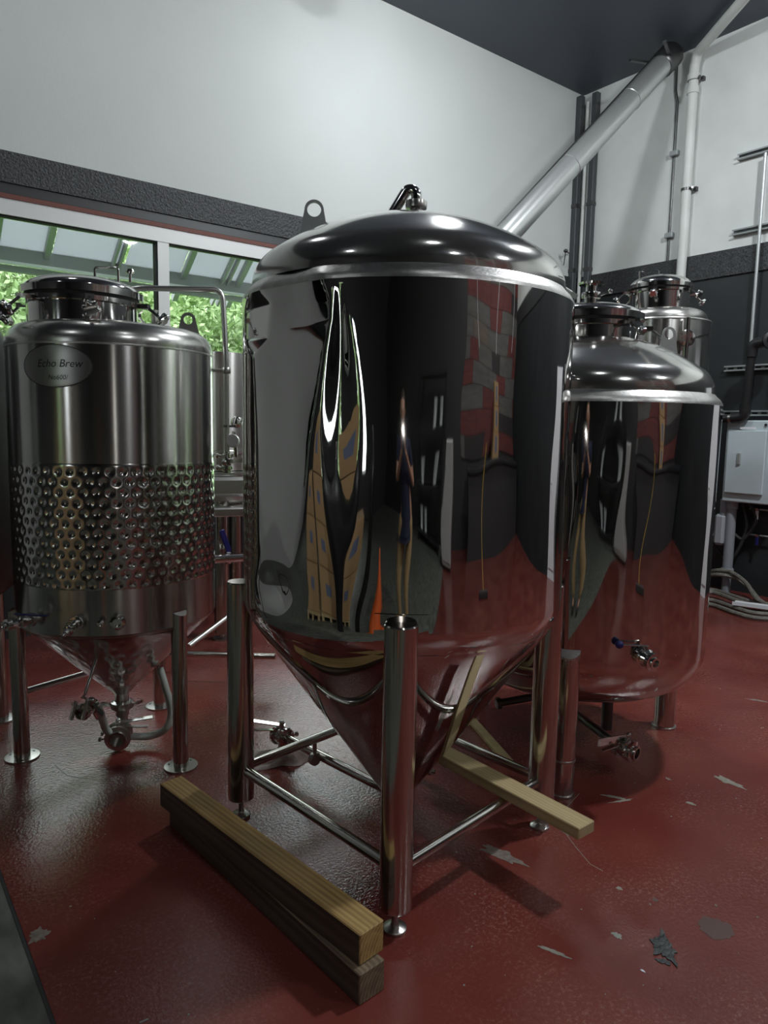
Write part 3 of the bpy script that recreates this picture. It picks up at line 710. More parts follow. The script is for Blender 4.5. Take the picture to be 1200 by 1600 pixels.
G().tube(spline([rb+Vector((.06, .03, -.05)), (.86, 3.14, .19), (.90, 3.20, .11), (1.00, 3.22, .055), (1.08, 3.18, .05), (1.14, 3.13, .09), (1.165, 3.13, .17), (1.15, 3.16, .28), (1.14, 3.20, .36)]), .017, 12).build('loop_hose', hose_w, lt)

# nameplate: oval plate bent round the shell, with lettering
def wrap(u, v, off):   # u metres along the circumference, v height
    a = math.radians(223.8)+u/LR; return (LT[0]+(LR+off)*math.cos(a), LT[1]+(LR+off)*math.sin(a), 1.716+v)
g = G(); n = 48; vs = []
for s_, off in ((0, .0035), (.5, .0035), (.93, .0035), (1., .003), (1.0, .0)):
    for i in range(n): vs.append(wrap(.145*s_*math.cos(2*PI*i/n), .080*s_*math.sin(2*PI*i/n), off))
g.add(vs, [(j*n+i, j*n+(i+1) % n, (j+1)*n+(i+1) % n, (j+1)*n+i) for j in range(4) for i in range(n)])
npl = g.build('nameplate', mat('nameplate_steel', (.36, .355, .34), .32, 1.), lt, 30)
g = G(); vs = []
for s_, off in ((1., .0036), (1.02, .0040), (1.035, .0036)):
    for i in range(n): vs.append(wrap(.145*s_*math.cos(2*PI*i/n), (.080*s_)*math.sin(2*PI*i/n), off))
g.add(vs, [(j*n+i, j*n+(i+1) % n, (j+1)*n+(i+1) % n, (j+1)*n+i) for j in range(2) for i in range(n)]); g.build('rim', darksteel, npl, 30)
def lettering(txt, size, u0, v0, shear, name):
    cu = bpy.data.curves.new('t', 'FONT'); cu.body = txt; cu.size = size; cu.align_x = 'CENTER'; cu.shear = shear; cu.resolution_u = 3
    o = bpy.data.objects.new('t', cu); COL.objects.link(o); dg = bpy.context.evaluated_depsgraph_get(); me = o.evaluated_get(dg).to_mesh()
    vs = [wrap(u0+v.co.x, v0+v.co.y, .0043) for v in me.vertices]; fs = [tuple(p.vertices) for p in me.polygons]
    o.evaluated_get(dg).to_mesh_clear(); bpy.data.objects.remove(o); bpy.data.curves.remove(cu)
    g = G(); g.add(vs, fs); return g.build(name, ink, npl, 0)
lettering('Echo Brew', .042, .016, -.004, .25, 'lettering'); lettering('No600/', .026, .012, -.052, .15, 'lettering')

# ================================================================ TANKS BEHIND
# vessel between the fermenter and the dented tank
bc = (2.13, 4.93)
bv_ = thing('stainless_vessel', 'flat topped stainless vessel glimpsed between fermenter and dented tank, blue valve handle', 'tank', (*bc, 0))
G().lathe([(.40, 1.99), (.43, 1.985), (.43, 1.33), (.44, 1.325), (.44, 1.305), (.42, 1.30), (.42, 1.19)], (*bc, 0), n=90).build('shell', brushed, bv_, 35)
G().lathe([(.421, 1.185), (.44, 1.18), (.44, 1.165), (.41, 1.16), (.40, .98), (.38, .96)], (*bc, 0), n=90).build('skirt', satin, bv_, 35)
G().box((2.02, 4.50, 1.085), (.42, .10, .13), rz=-.3, bev=.02).build('access_panel', satin, bv_, 0)
G().box((2.02, 4.53, .92), (.50, .26, .06), rz=-.3, bev=.01).build('ledge', satin, bv_, 0)
for x, y in ((2.075, 4.56), (1.80, 5.16), (2.47, 5.16)):
    l_ = G().lathe([(.055, .05), (.055, .98)], (x, y, 0), n=24).build('leg', tube_st, bv_); G().lathe([(.065, 0), (.065, .012), (.02, .02), (.02, .06)], (x, y, 0), n=24).build('levelling_foot', satin, l_)
bp0 = at_y(345, 872, 4.34); G().tube([bp0+Vector((-.12, .0, 0)), bp0+Vector((.42, -.10, 0))], .030, 14).lathe([(.030, 0), (.045, .004), (.045, .03), (.03, .034)], bp0+Vector((.03, -.004, 0)), (.97, -.18, 0), 16).build('outlet_pipe', polished, bv_)
hq = at_y(358, 862, 4.32); hp_ = at_y(346, 828, 4.30)
G().bar(hq, hp_, .038, .012, up=(0, -1, 0), bev=.004).build('valve_handle', blue, bv_)
for a, b in ((at_z(295, 1010, .20), at_z(355, 965, .30)), (at_z(262, 1021, .17), at_z(430, 1026, .17))):
    G().cyl(a, b, .018, 14).build('cross_bar', tube_st, bv_)
# far left tank at the picture edge
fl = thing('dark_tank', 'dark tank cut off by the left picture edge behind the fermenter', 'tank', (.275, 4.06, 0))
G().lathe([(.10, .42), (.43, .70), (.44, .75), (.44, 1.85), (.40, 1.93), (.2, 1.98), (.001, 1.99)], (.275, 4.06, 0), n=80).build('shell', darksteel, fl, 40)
for x, y in ((.575, 3.905), (-.12, 3.80), (.06, 4.46)):
    l_ = G().lathe([(.036, .008), (.036, .78)], (x, y, 0), n=20).build('leg', tube_st, fl); G().lathe([(.07, 0), (.07, .008), (.036, .010)], (x, y, 0), n=24).build('foot_plate', satin, l_)
G().cyl((.575, 3.905, .42), (.06, 4.46, .42), .014, 12).build('cross_bar', satin, fl)
# tall brushed tank in the far right corner
BT = (5.246, 3.304); BR = .39
bt = thing('bright_tank', 'tall brushed tank with clamped lid against the black wall at right', 'tank', (*BT, 0))
G().lathe([(.05, .42), (BR-.02, .80), (BR, .84), (BR, 2.355)], (*BT, 0), n=110).build('shell', brushed, bt, 35)
G().lathe([(BR+.003, 2.348), (BR+.004, 2.355), (BR-.002, 2.364)], (*BT, 0), n=110, cap=False).build('weld_seam', weld, bt)
G().lathe(dish(.362, 2.36, .115, .08), (*BT, 0), n=110, cap=False).build('top_head', satin, bt, 60)
manhole(bt, BT, 2.468, .222, .155, .085, 6, 24, polished, handle=((-.09, .05, 0), (.09, -.11, 0), .07), kr=.028)
for k in range(4):
    x, y = BT[0]+.36*math.cos(PI/4+k*PI/2), BT[1]+.36*math.sin(PI/4+k*PI/2)
    l_ = G().lathe([(.036, .008), (.036, .86)], (x, y, 0), n=20).build('leg', tube_st, bt); G().lathe([(.07, 0), (.07, .008), (.036, .01)], (x, y, 0), n=20).build('foot_plate', satin, l_)
bd = ray(1066, 530); pb = EYE+bd*(5.86/math.hypot(bd.x, bd.y)); bo = Vector((pb.x-BT[0], pb.y-BT[1], 0)).normalized()
pt_ = G().lathe([(.030, -.03), (.030, .05), (.060, .052), (.062, .07), (.030, .075)], pb, bo, 20).build('port_fitting', polished, bt)
G().tube([pb+bo*.06+Vector((0, 0, -.17)), pb+bo*.06+Vector((0, 0, .15))], .018, 10).build('sight_tube', polished, pt_)
G().bar(pb+bo*.07+Vector((.03, -.05, 0)), pb+bo*.10+Vector((.06, -.12, .02)), .016, .016).build('handle', polished, pt_)

# ================================================================ TIMBERS
side_wood = wood('dark_side_wood', (.055, .038, .030), (.115, .085, .065), (.08, .058, .045))  # darker wood tone for both side faces of the square timbers
def timber(name, p0, p1, wd, ht, m, label, dark_sides=False):
    p0 = Vector(p0); p1 = Vector(p1); d = p1-p0; L = d.length; g = G().box((0, 0, 0), (wd, L, ht), bev=.003)
    o = g.build(name, m, None, 0)
    if dark_sides:
        o.data.materials.append(side_wood)
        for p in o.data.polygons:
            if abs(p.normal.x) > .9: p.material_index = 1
    o.location = (p0+p1)/2; o.rotation_euler = (0, 0, math.atan2(d.y, d.x)-PI/2)
    o.rotation_euler.x = 0
    return tag(o, label, 'timber')
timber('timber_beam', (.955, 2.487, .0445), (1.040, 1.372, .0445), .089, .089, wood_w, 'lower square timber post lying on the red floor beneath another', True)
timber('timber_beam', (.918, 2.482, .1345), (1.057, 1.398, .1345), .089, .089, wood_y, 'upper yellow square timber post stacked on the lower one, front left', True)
timber('timber_plank', (1.800, 2.56, .234), (1.832, 1.296, .234), .084, .039, wood_p, 'long pale wooden stud lying across the cross bars under the dented tank')
o = G().bar((0, 0, 0), (.5, 0, 0), .045, .02, bev=.002).build('wood_strip', wood_p, None, 0)
a = at_z(735, 1120, .02); b = at_z(795, 1188, .02); d = b-a; o.location = (a.x, a.y, .0105); o.rotation_euler = (0, 0, math.atan2(d.y, d.x)); o.scale = (d.length/.5, 1, 1)
tag(o, 'thin pale wood strip on the floor behind the dented tank cone', 'wood')

# rag under the drain valve
vs = []; fs = []; n = 36; rg = at_z(440, 1186, 0)
for j in range(13):
    for i in range(n):
        a = 2*PI*i/n; t = j/12; rr = t*(.115+.035*math.sin(2*a+.6)+.018*math.sin(5*a)); h_ = .040*(1-t**2.2)+.022*math.sin(a*3+t*7)*(t*(1-t)*3)+.016*abs(math.sin(a*4+t*9))*(1-t)
        px = rr*1.35*math.cos(a); py = rr*.9*math.sin(a); vs.append((px, py, max(h_, .002 if t > .9 else .004)))
fs = [(j*n+i, j*n+(i+1) % n, (j+1)*n+(i+1) % n, (j+1)*n+i) for j in range(12) for i in range(n)]
rag = G().add(vs, fs).build('rag', cloth_m, None, 60); rag.location = (rg.x, rg.y, 0); rag.rotation_euler = (0, 0, -.6)
tag(rag, 'crumpled dirty white rag on the floor under the drain valve', 'rag')

# ================================================================ WALL AND CEILING SERVICES
ag = thing('auger_tube', 'large grey feed tube rising diagonally from behind the dented tank to the ceiling', 'pipe', (3.59, 4.53, 0))
T1 = Vector((6.42, 4.175, 4.97)); T0 = Vector((4.65, 4.40, 3.17)); ax = (T0-T1); TE = T1+ax*1.6
axn = ax.normalized()
G().cyl(T1, TE, .102, 32).build('tube', grey_pipe, ag)
for t in (.22, .62): 
    c = T1+ax*t; G().lathe([(.103, -.012), (.107, -.008), (.107, .008), (.103, .012)], c, axn, 32, cap=False).build('joint_band', grey_pipe, ag)
sd = Vector((0, 0, 1)).cross(axn).normalized(); upn = axn.cross(sd); upn = upn if upn.z > 0 else -upn
G().tube([T1+upn*.115-axn*.0, T1+ax*.5+upn*.112, T1+ax*1.05+upn*.113], .007, 8).build('cable', darksteel, ag)
G().lathe([(.11, 0), (.12, .02), (.12, .20), (.105, .22)], T1-axn*.2, axn, 28).build('drive_head', darksteel, ag)
for s_ in (-.14, .14): G().bar(T1-axn*.06+sd*s_*.5, T1+sd*s_*1.4+Vector((-.25, 0, .05)), .03, .02).build('hanger_strap', darksteel, ag)
G().lathe([(.16, 0), (.18, .03), (.18, 1.5), (.26, 1.95), (.26, 2.1)], (TE.x, TE.y, 0), n=32).build('hopper', satin, ag)

wp = thing('vent_pipe', 'white plastic pipe strapped to the right wall and bending along the ceiling', 'pipe', (XR-.06, 4.027, 0))
pw = [(XR-.062, 4.027, .3), (XR-.062, 4.027, 5.00), (XR-.10, 3.98, 5.10)]; e_ = at_z(1160, 0, 5.11); d_ = (e_-Vector(pw[2])).normalized(); pw.append(tuple(e_+d_*2.0))
pw[3] = (pw[3][0], pw[3][1], 5.12)
G().tube(bend([pw[0], pw[1], pw[2], pw[3]], .05), .046, 20).build('pipe', white_pipe, wp)
for z in (4.90, 4.78): G().lathe([(.047, -.03), (.056, -.028), (.056, .028), (.047, .03)], (XR-.062, 4.027, z), n=24, cap=False).build('coupling', white_pipe, wp)
for z in (4.88, 3.87):
    G().lathe([(.048, -.012), (.052, -.012), (.052, .012), (.048, .012)], (XR-.062, 4.027, z), n=24, cap=False).box((XR-.02, 3.955, z), (.04, .03, .035)).cyl((XR-.062, 3.975, z), (XR-.09, 3.95, z), .012).build('pipe_clamp', darksteel, wp)
cb = thing('wall_cable', 'thin dark cable with two small boxes on the white right wall', 'cable', (XR, 4.21, 0))
G().tube([(XR-.012, 4.24, 5.15), (XR-.012, 4.235, 4.87), (XR-.012, 4.205, 4.75), (XR-.012, 4.208, 2.4)], .0065, 8).build('cable', darksteel, cb)
G().tube([(XR-.012, 4.262, 5.15), (XR-.012, 4.25, 4.87), (XR-.012, 4.226, 4.75), (XR-.012, 4.226, 3.2)], .004, 6).build('cable', darksteel, cb)
for z in (4.266, 3.48): G().box((XR-.025, 4.205, z), (.05, .085, .05), bev=.006).build('junction_box', galv_dark, cb, 0)
for i, (z, y0, m_) in enumerate(((4.045, 3.55, galv_dark), (3.372, 3.55, galv_dark), (2.120, 3.53, galv), (1.70, 3.53, galv))):
    ln = y0-2.0
    t_ = thing('strut_channel', ('upper painted strut channel on the white part of the right wall', 'lower painted strut channel just above the black band, right wall', 'bright slotted strut channel crossed by the black pipe on the black wall', 'bright slotted strut channel directly above the grey cabinet')[i], 'rail', (XR, y0, z), 'strut channels on the right wall')
    g = G().box((XR-.006, y0-ln/2, z), (.010, ln, .052)).box((XR-.024, y0-ln/2, z+.024), (.046, ln, .004)).box((XR-.024, y0-ln/2, z-.024), (.046, ln, .004)).box((XR-.045, y0-ln/2, z+.018), (.004, ln, .010)).box((XR-.045, y0-ln/2, z-.018), (.004, ln, .010))
    g.build('channel', m_, t_, 0)
    if i > 1:
        for k in range(14): G().box((XR-.012, y0-.05-k*.085, z), (.003, .050, .016)).build('slot', black_pvc, t_, 0)
# corner downpipes
for x, y, lb in ((XR-.09, YL-.035, 'dark square downpipe in the corner, on the window wall side'), (XR-.035, YL-.20, 'dark square downpipe in the corner, on the right wall side')):
    t_ = thing('corner_duct', lb, 'pipe', (x, y, 0)); G().box((x, y, 2.58), (.07, .07, 5.16), bev=.006).build('duct', mat('duct_paint', (.06, .065, .07), .5), t_, 0)
    for z in (4.0, 3.3): G().box((x, y, z), (.078, .078, .04)).build('strap', darksteel, t_, 0)
t_ = G().cyl((XR-.03, YL-.09, 2.8), (XR-.03, YL-.09, 5.1), .022, 14).build('corner_conduit', white_pipe, None); tag(t_, 'pale conduit between the two dark corner downpipes', 'pipe')
sp = at_y(884, 392, YL-.12)
t_ = thing('wall_sensor', 'small dark knob on a thin arm beside the corner downpipe', 'sensor', (sp.x, sp.y, sp.z))
G().ball(sp, .026, 12, (1, 1, .8)).build('head', darksteel, t_); G().cyl(sp, sp+Vector((.18, .10, .02)), .006, 8).cyl(sp, sp+Vector((.10, .10, -.12)), .005, 8).build('arm', darksteel, t_)
# thin conduit, electrical cabinet and what hangs below
t_ = G().tube(bend([(XR-.075, 3.278, 4.0), (XR-.075, 3.278, 2.25), (XR-.075, 3.29, 1.74)], .04), .015, 10).build('thin_conduit', galv, None); tag(t_, 'thin grey conduit running down to the grey cabinet', 'pipe')
cx = XR-.26
ct = at_x(1139, 655, cx); cbm = at_x(1128, 782, cx); cr_ = at_x(1196, 700, cx)
ca = thing('electrical_cabinet', 'grey electrical cabinet mounted on the black wall at right', 'cabinet', (XR-.13, (ct.y+cr_.y)/2-.05, .85))
y1, y0 = at_x(1132, 710, cx).y, at_x(1197, 710, cx).y-.10; z1, z0 = ct.z-.01, cbm.z-.005
G().box((XR-.13, (y0+y1)/2, (z0+z1)/2), (.25, y1-y0, z1-z0), bev=.01).build('body', cab_m, ca, 0)
dy1, dy0 = y1-.03, y0+.10; dz1, dz0 = z1-.09, z0+.085
G().box((cx-.012, (dy0+dy1)/2, (dz0+dz1)/2), (.025, dy1-dy0, dz1-dz0), bev=.006).build('door', cab_m, ca, 0)
G().box((cx-.03, dy1-.12, (dz0+dz1)/2+.03), (.02, .035, .11), bev=.006).build('latch', galv, ca, 0)
G().box((cx-.026, dy1-.18, dz1+.02), (.004, .14, .02)).build('label_plate', paper, ca, 0)
G().cyl((cx-.002, dy0+.02, z1-.04), (cx-.008, dy0+.02, z1-.04), .012, 12).build('screw', darksteel, ca)
c1 = thing('grey_conduit', 'thick grey conduit dropping from the cabinet to the floor', 'pipe', (6.6, 3.37, 0))
yy = at_x(1143, 800, XR-.15).y
G().tube([(XR-.15, yy, z0+.01), (XR-.15, yy, .22)], .045, 18).build('pipe', conduit_m, c1)
G().lathe([(.046, 0), (.058, .01), (.058, .06), (.050, .07)], (XR-.15, yy, .17), n=20).cyl((XR-.15, yy, .0), (XR-.15, yy, .2), .04).build('coupling', conduit_m, c1)
G().lathe([(.048, 0), (.055, .004), (.055, .07)], (XR-.15, yy, z0-.075), n=20).build('coupling', conduit_m, c1)
c2 = thing('outlet_box', 'grey rounded outlet box on a short conduit under the cabinet', 'box', (6.6, 3.48, .5))
yo = at_x(1127, 820, XR-.15).y
G().box((XR-.15, yo, .60), (.10, .105, .30), bev=.025).build('body', mat('outlet_box_paint', (.36, .38, .41), .45), c2, 0); G().cyl((XR-.15, yo-.02, .74), (XR-.15, yo-.02, z0+.01), .04, 16).build('stub', conduit_m, c2)
bp_ = thing('black_pipe', 'black plastic pipe with elbows and an open flange on the right wall', 'pipe', (6.45, 3.2, 2.0))
X5 = XR-.30
e1 = at_x(1126, 655, X5); e2 = at_x(1163, 652, X5); e3 = at_x(1176, 538, X5); e4 = at_x(1195, 534, X5)
G().tube(bend([e1, e2, e3, e4], .06), .036, 18).build('pipe', black_pvc, bp_)
for c, q in ((e2, (e1+e3)/2), (e3, (e2+e4)/2)):
    a = c+((e1 if c is e2 else e2)-c).normalized()*.11; b = c+((e3 if c is e2 else e4)-c).normalized()*.11
    G().tube(bend([a, c, b], .07, 8), .048, 18).build('elbow', black_pvc, bp_)
dv = Vector((-.75, -.65, .05)).normalized()
G().tube([e4-(e4-e3).normalized()*.02, e4+(e4-e3).normalized()*.10], .045, 18).lathe([(.03, -.03), (.075, -.03), (.078, .0), (.078, .025), (.05, .03), (.045, -.02), (.001, -.02)], e4+(e4-e3).normalized()*.06, dv, 24).build('flange', black_pvc, bp_)
G().lathe([(.037, -.02), (.040, -.018), (.040, .018), (.037, .02)], e1.lerp(e2, .45), e2-e1, 16, cap=False).build('pipe_band', satin, bp_)
# small gas manifold rods with valves
for (px, py, lb, hm) in ((1196, 797, 'upper small gas line with a white handled valve on the black wall', paper), (1196, 838, 'lower small gas line with a blue handled valve on the black wall', blue)):
    p = at_x(px, py, XR-.06); t_ = thing('gas_line', lb, 'pipe', p)
    G().cyl(p+Vector((0, .14, 0)), p+Vector((0, -.7, 0)), .008, 8).build('rod', galv, t_); k = p+Vector((-.01, .06, 0))
    G().cyl(k+Vector((.02, 0, 0)), k+Vector((-.03, 0, 0)), .014, 10).build('valve', polished, t_); G().box(k+Vector((-.02, 0, -.05)), (.012, .028, .085), bev=.005).build('handle', hm, t_, 0)
# dark cables looping under the cabinet
for i, (a, b, dip, lb) in enumerate(((at_x(1160, 786, XR-.08), at_x(1112, 845, XR-.10), .42, 'dark cable loop hanging under the cabinet, front one'), (at_x(1170, 786, XR-.08), at_x(1140, 825, XR-.10), .2, 'dark cable loop hanging under the cabinet, rear one'))):
    m_ = (a+b)/2; m_.z = b.z-dip*.35
    t_ = G().tube(spline([a, a.lerp(m_, .5)+Vector((0, -.12, .02)), m_+Vector((0, -.05, -.02)), b]), .016, 8).build('cable_loop', rubber, None); tag(t_, lb, 'cable')
# hoses on the floor against the right wall
hl = ['uppermost arching hose of the pile by the right wall', 'second arching hose of the pile by the right wall', 'clear hose lying behind the pile by the right wall', 'beige hose in the middle of the pile by the right wall', 'thick hose at the front of the pile by the right wall', 'outermost front hose of the pile by the right wall']
paths = [[(1090, 900, .05), (1115, 892, .20), (1140, 893, .22), (1165, 910, .16), (1185, 938, .06), (1225, 955, .03)], [(1090, 905, .05), (1115, 898, .17), (1145, 902, .17), (1170, 918, .10), (1190, 940, .05), (1230, 960, .03)],
         [(1085, 922, .02), (1115, 922, .02), (1145, 931, .02), (1175, 940, .02), (1240, 950, .02)], [(1085, 926, .05), (1115, 926, .05), (1150, 938, .05), (1180, 946, .04), (1240, 955, .04)],
         [(1080, 938, .022), (1112, 938, .022), (1150, 950, .022), (1180, 958, .022), (1240, 962, .022)], [(1080, 944, .02), (1112, 945, .02), (1150, 958, .02), (1185, 966, .02), (1250, 968, .02)]]
for p, lb in zip(paths, hl):
    t_ = G().tube([Vector((min(q.x, XR-.04), q.y, q.z)) for q in spline([at_z(x, y, z) for x, y, z in p], 7)], .019, 8).build('hose', hose_m, None); tag(t_, lb, 'hose', 'hoses on the floor by the right wall')
p = at_z(1190, 948, .05); t_ = thing('white_tray', 'white plastic tray lying on the hose pile by the right wall', 'tray', (p.x, p.y, .04))
G().box((p.x, p.y, .055), (.16, .42, .008), rz=.35).build('base', paper, t_, 0); G().box((p.x-.08, p.y-.02, .065), (.01, .42, .03), rz=.35).build('rim', paper, t_, 0)

# ================================================================ FLOOR WEAR
def patch(px, py, sx, sy, rot, m, name, seed, lump=.35, n=26, h=.0008):
    r_ = random.Random(seed); p = at_z(px, py); ph = [r_.random()*6.28 for _ in range(5)]; P = []
    for i in range(n):
        a = 2*PI*i/n; k = 1+lump*(.5*math.sin(2*a+ph[0])+.45*math.sin(3*a+ph[1])+.4*math.sin(5*a+ph[2])+.3*math.sin(8*a+ph[3]))+.12*(r_.random()-.5)
        x, y = sx*k*math.cos(a), sy*k*math.sin(a); c, s = math.cos(rot), math.sin(rot)
        P.append(Vector((p.x+x*c-y*s, p.y+x*s+y*c, 0)))
    g = G(); k = len(P); vs = P+[q+Vector((0, 0, h)) for q in P]+[Vector((p.x, p.y, h))]
    fs = [(i, (i+1) % k, k+(i+1) % k, k+i) for i in range(k)]+[(k+i, k+(i+1) % k, 2*k) for i in range(k)]
    return g.add(vs, fs).build(name, m, floor, 0)
def patch_between(p0, p1, hw, m, name, seed, lump=.35, h=.0008):
    a = at_z(*p0); b = at_z(*p1); d = b-a; r_ = random.Random(seed); ph = [r_.random()*6.28 for _ in range(6)]; n = 40; P = []; mid = (a+b)/2; L = d.length/2; u = d.normalized(); v = Vector((-u.y, u.x, 0))
    for i in range(n):
        t = 2*PI*i/n; k = 1+lump*(.4*math.sin(3*t+ph[0])+.4*math.sin(5*t+ph[1])+.35*math.sin(8*t+ph[2])+.3*math.sin(13*t+ph[3]))+.12*(r_.random()-.5)
        P.append(mid+u*(L*k*math.cos(t))+v*(hw*k*math.sin(t)))
    vs = P+[q+Vector((0, 0, h)) for q in P]+[mid+Vector((0, 0, h*1.3))]
    return G().add(vs, [(i, (i+1) % n, n+(i+1) % n, n+i) for i in range(n)]+[(n+i, n+(i+1) % n, 2*n) for i in range(n)]).build(name, m, floor, 0)
worn = mat('worn_patch', (.13, .10, .085), .6, col2=(.22, .19, .155), nscale=60)
for i, (p0, p1, hw, m_) in enumerate([((1117, 1212), (1161, 1231), .020, chip_m), ((754, 1322), (816, 1350), .026, worn), ((941, 1242), (979, 1249), .009, chip_m), ((955, 1254), (987, 1249), .006, chip_m), ((1072, 1253), (1087, 1258), .009, chip_m),
        ((46, 1463), (75, 1459), .030, worn), ((842, 1478), (890, 1497), .007, chip_m), ((957, 1457), (971, 1466), .010, chip_m), ((872, 1289), (889, 1305), .013, worn), ((963, 1387), (972, 1389), .008, chip_m), ((1020, 1404), (1028, 1408), .009, chip_o), ((1091, 1446), (1146, 1455), .050, chip_o),
        ((1040, 1215), (1048, 1219), .008, worn), ((1001, 1515), (1008, 1519), .003, paper), ((1168, 1092), (1200, 1097), .012, worn)]):
    patch_between(p0, p1, hw, m_, 'bare_patch', i+3, .12 if m_ is chip_o else .32)
# torn black scraping: ragged, raised
patch_between((1029, 1461), (1046, 1502), .030, chip_d, 'black_scraping', 52, .42, .003); patch_between((1026, 1500), (1048, 1506), .010, chip_d, 'black_scraping', 53, .4, .002)
def scratch(pts, wd, m, name='scratch'):
    P = [at_z(x, y) for x, y in pts]; g = G()
    for a, b in zip(P[:-1], P[1:]): g.bar(a+Vector((0, 0, .0003)), b+Vector((0, 0, .0003)), wd, .0006)
    return g.build(name, m, floor, 0)
scratch([(866, 1290), (884, 1303), (900, 1324), (922, 1350), (942, 1361)], .002, chip_m); scratch([(885, 1262), (905, 1240)], .002, chip_m); scratch([(85, 1195), (105, 1212), (135, 1217)], .0025, chip_o); scratch([(1010, 1168), (1055, 1153)], .002, chip_o)
scratch([(218, 1598), (232, 1592)], .005, chip_m)
g = G()
for i in range(420):
    x = random.uniform(.45, 4.2); y = random.uniform(-.3, 3.6); s = random.choice((.0012, .0016, .002, .003, .0045)); a = random.random()*3
    g.box((x, y, .0006), (s*random.uniform(1, 2), s, .0012), rz=a)
g.build('paint_fleck', chip_m, floor, 0, 'stuff')

# ================================================================ OUTSIDE
struct(G().box((0, 22, -.35), (70, 33, .3)).build('ground', grass_m, None, 0))
aw = thing('awning', 'opal panelled awning on grey steel rafters outside the window', 'awning', (2, 6.2, 2.9))
SL = -.72; Yb = 6.86; Zb = 2.905
def aw_z(y): return Zb+(y-Yb)*SL
for x0, x1 in zip([-2.6, -1.4, -.2, .99, 1.55, 2.17, 2.72, 3.31, 3.9, 4.5], [-1.4, -.2, .99, 1.55, 2.17, 2.72, 3.31, 3.9, 4.5, 5.1]):
    G().bar(((x0+x1)/2, YL+.32, aw_z(YL+.32)+.04), ((x0+x1)/2, Yb-.02, aw_z(Yb)+.045), x1-x0-.03, .012).build('panel', poly_m, aw, 0)
for px in (0, 84, 190, 200, 304, 365, 374): 
    X = at_y(px, 352+.09*px*2, 6.56).x
    G().bar((X, YL+.28, aw_z(YL+.28)), (X, 7.09, aw_z(7.09)), .05 if px in (0, 84, 304) else .022, .06).build('rafter', awn_st, aw, 0)
for X in (-1.4, -.2, 3.31, 3.9, 4.5): G().bar((X, YL+.28, aw_z(YL+.28)), (X, 7.09, aw_z(7.09)), .05, .06).build('rafter', awn_st, aw, 0)
G().box((1.4, Yb, Zb-.01), (9, .05, .12)).build('beam', awn_st, aw, 0); G().box((1.4, Yb-.03, Zb-.085), (9, .05, .022)).build('edge_strip', paper, aw, 0); G().box((1.4, Yb+.02, Zb-.125), (9, .05, .05)).build('beam', awn_st, aw, 0)
for X in (-3, 5.85): G().box((X, Yb, 1.4), (.08, .08, 2.9)).build('post', awn_st, aw, 0)
def tree(c, r, h, nleaf, m, label, ls=.10):
    t_ = thing('leafy_tree', label, 'tree', (c[0], c[1], 0))
    G().tube([(c[0], c[1], -.3), (c[0]+.1, c[1], h*.35), (c[0]-.05, c[1]+.1, h*.8)], [.12, .09, .04], 8).build('trunk', bark, t_)
    cl = rng.normal(size=(46, 3)); cl /= np.linalg.norm(cl, axis=1)[:, None]; cl *= (rng.random(46)**.4)[:, None]
    idx = rng.integers(0, 46, nleaf); p = cl[idx]*np.array([r, r, h*.42])+rng.normal(size=(nleaf, 3))*r*.15+np.array([c[0], c[1], h*.55])
    p[:, 2] = np.maximum(p[:, 2], .0)
    u = rng.normal(size=(nleaf, 3)); u /= np.linalg.norm(u, axis=1)[:, None]; v_ = rng.normal(size=(nleaf, 3)); v_ -= u*(u*v_).sum(1)[:, None]; v_ /= np.linalg.norm(v_, axis=1)[:, None]
    s = ls*(.6+.8*rng.random(nleaf))[:, None]
    V = np.concatenate([p-u*s, p+v_*s*.45, p+u*s, p-v_*s*.45], 1).reshape(-1, 3)-np.array([c[0], c[1], 0]); me = bpy.data.meshes.new('foliage')
    me.from_pydata(V.tolist(), [], np.arange(nleaf*4).reshape(-1, 4).tolist()); me.materials.append(m)
    o = bpy.data.objects.new('foliage', me); COL.objects.link(o); o.parent = t_; o['kind'] = 'stuff'
for i, (x, y, r_, h_, m_, lb) in enumerate([(1.5, 11.5, 1.7, 4.4, leaf, 'green tree outside behind the lid of the brushed fermenter'), (3.9, 11.2, 1.7, 4.6, leaf2, 'pale green tree outside right of the window mullion'), (6.0, 11.8, 1.7, 4.4, leaf, 'green tree outside beyond the dented tank, right end'),
        (-.9, 11.0, 1.6, 4.2, leaf2, 'pale green tree outside beyond the left picture edge'), (-3.6, 11.5, 1.8, 4.6, leaf, 'green tree outside far left, before the second window'), (-9, 11, 2.2, 5.2, leaf2, 'pale green tree outside the second window'),
        (.2, 14, 2.2, 6.2, leaf, 'tall green tree in the back row, far left'), (3.0, 14.5, 2.3, 6.4, leaf, 'tall green tree in the back row, behind the window mullion'), (6.2, 14.5, 2.3, 6.2, leaf2, 'tall pale tree in the back row, behind the dented tank'), (-4.5, 15, 2.6, 6.5, leaf, 'tall green tree in the back row outside the second window'), (9.5, 14, 2.4, 6, leaf, 'tall green tree in the back row, rightmost'), (-11.5, .3, 1.6, 4.4, leaf2, 'pale green tree outside the end window behind the camera')]):
    tree((x, y), r_, h_, 26000 if y < 13 and x > -2 else 9000, m_, lb, .055 if y < 13 and x > -2 else .10)

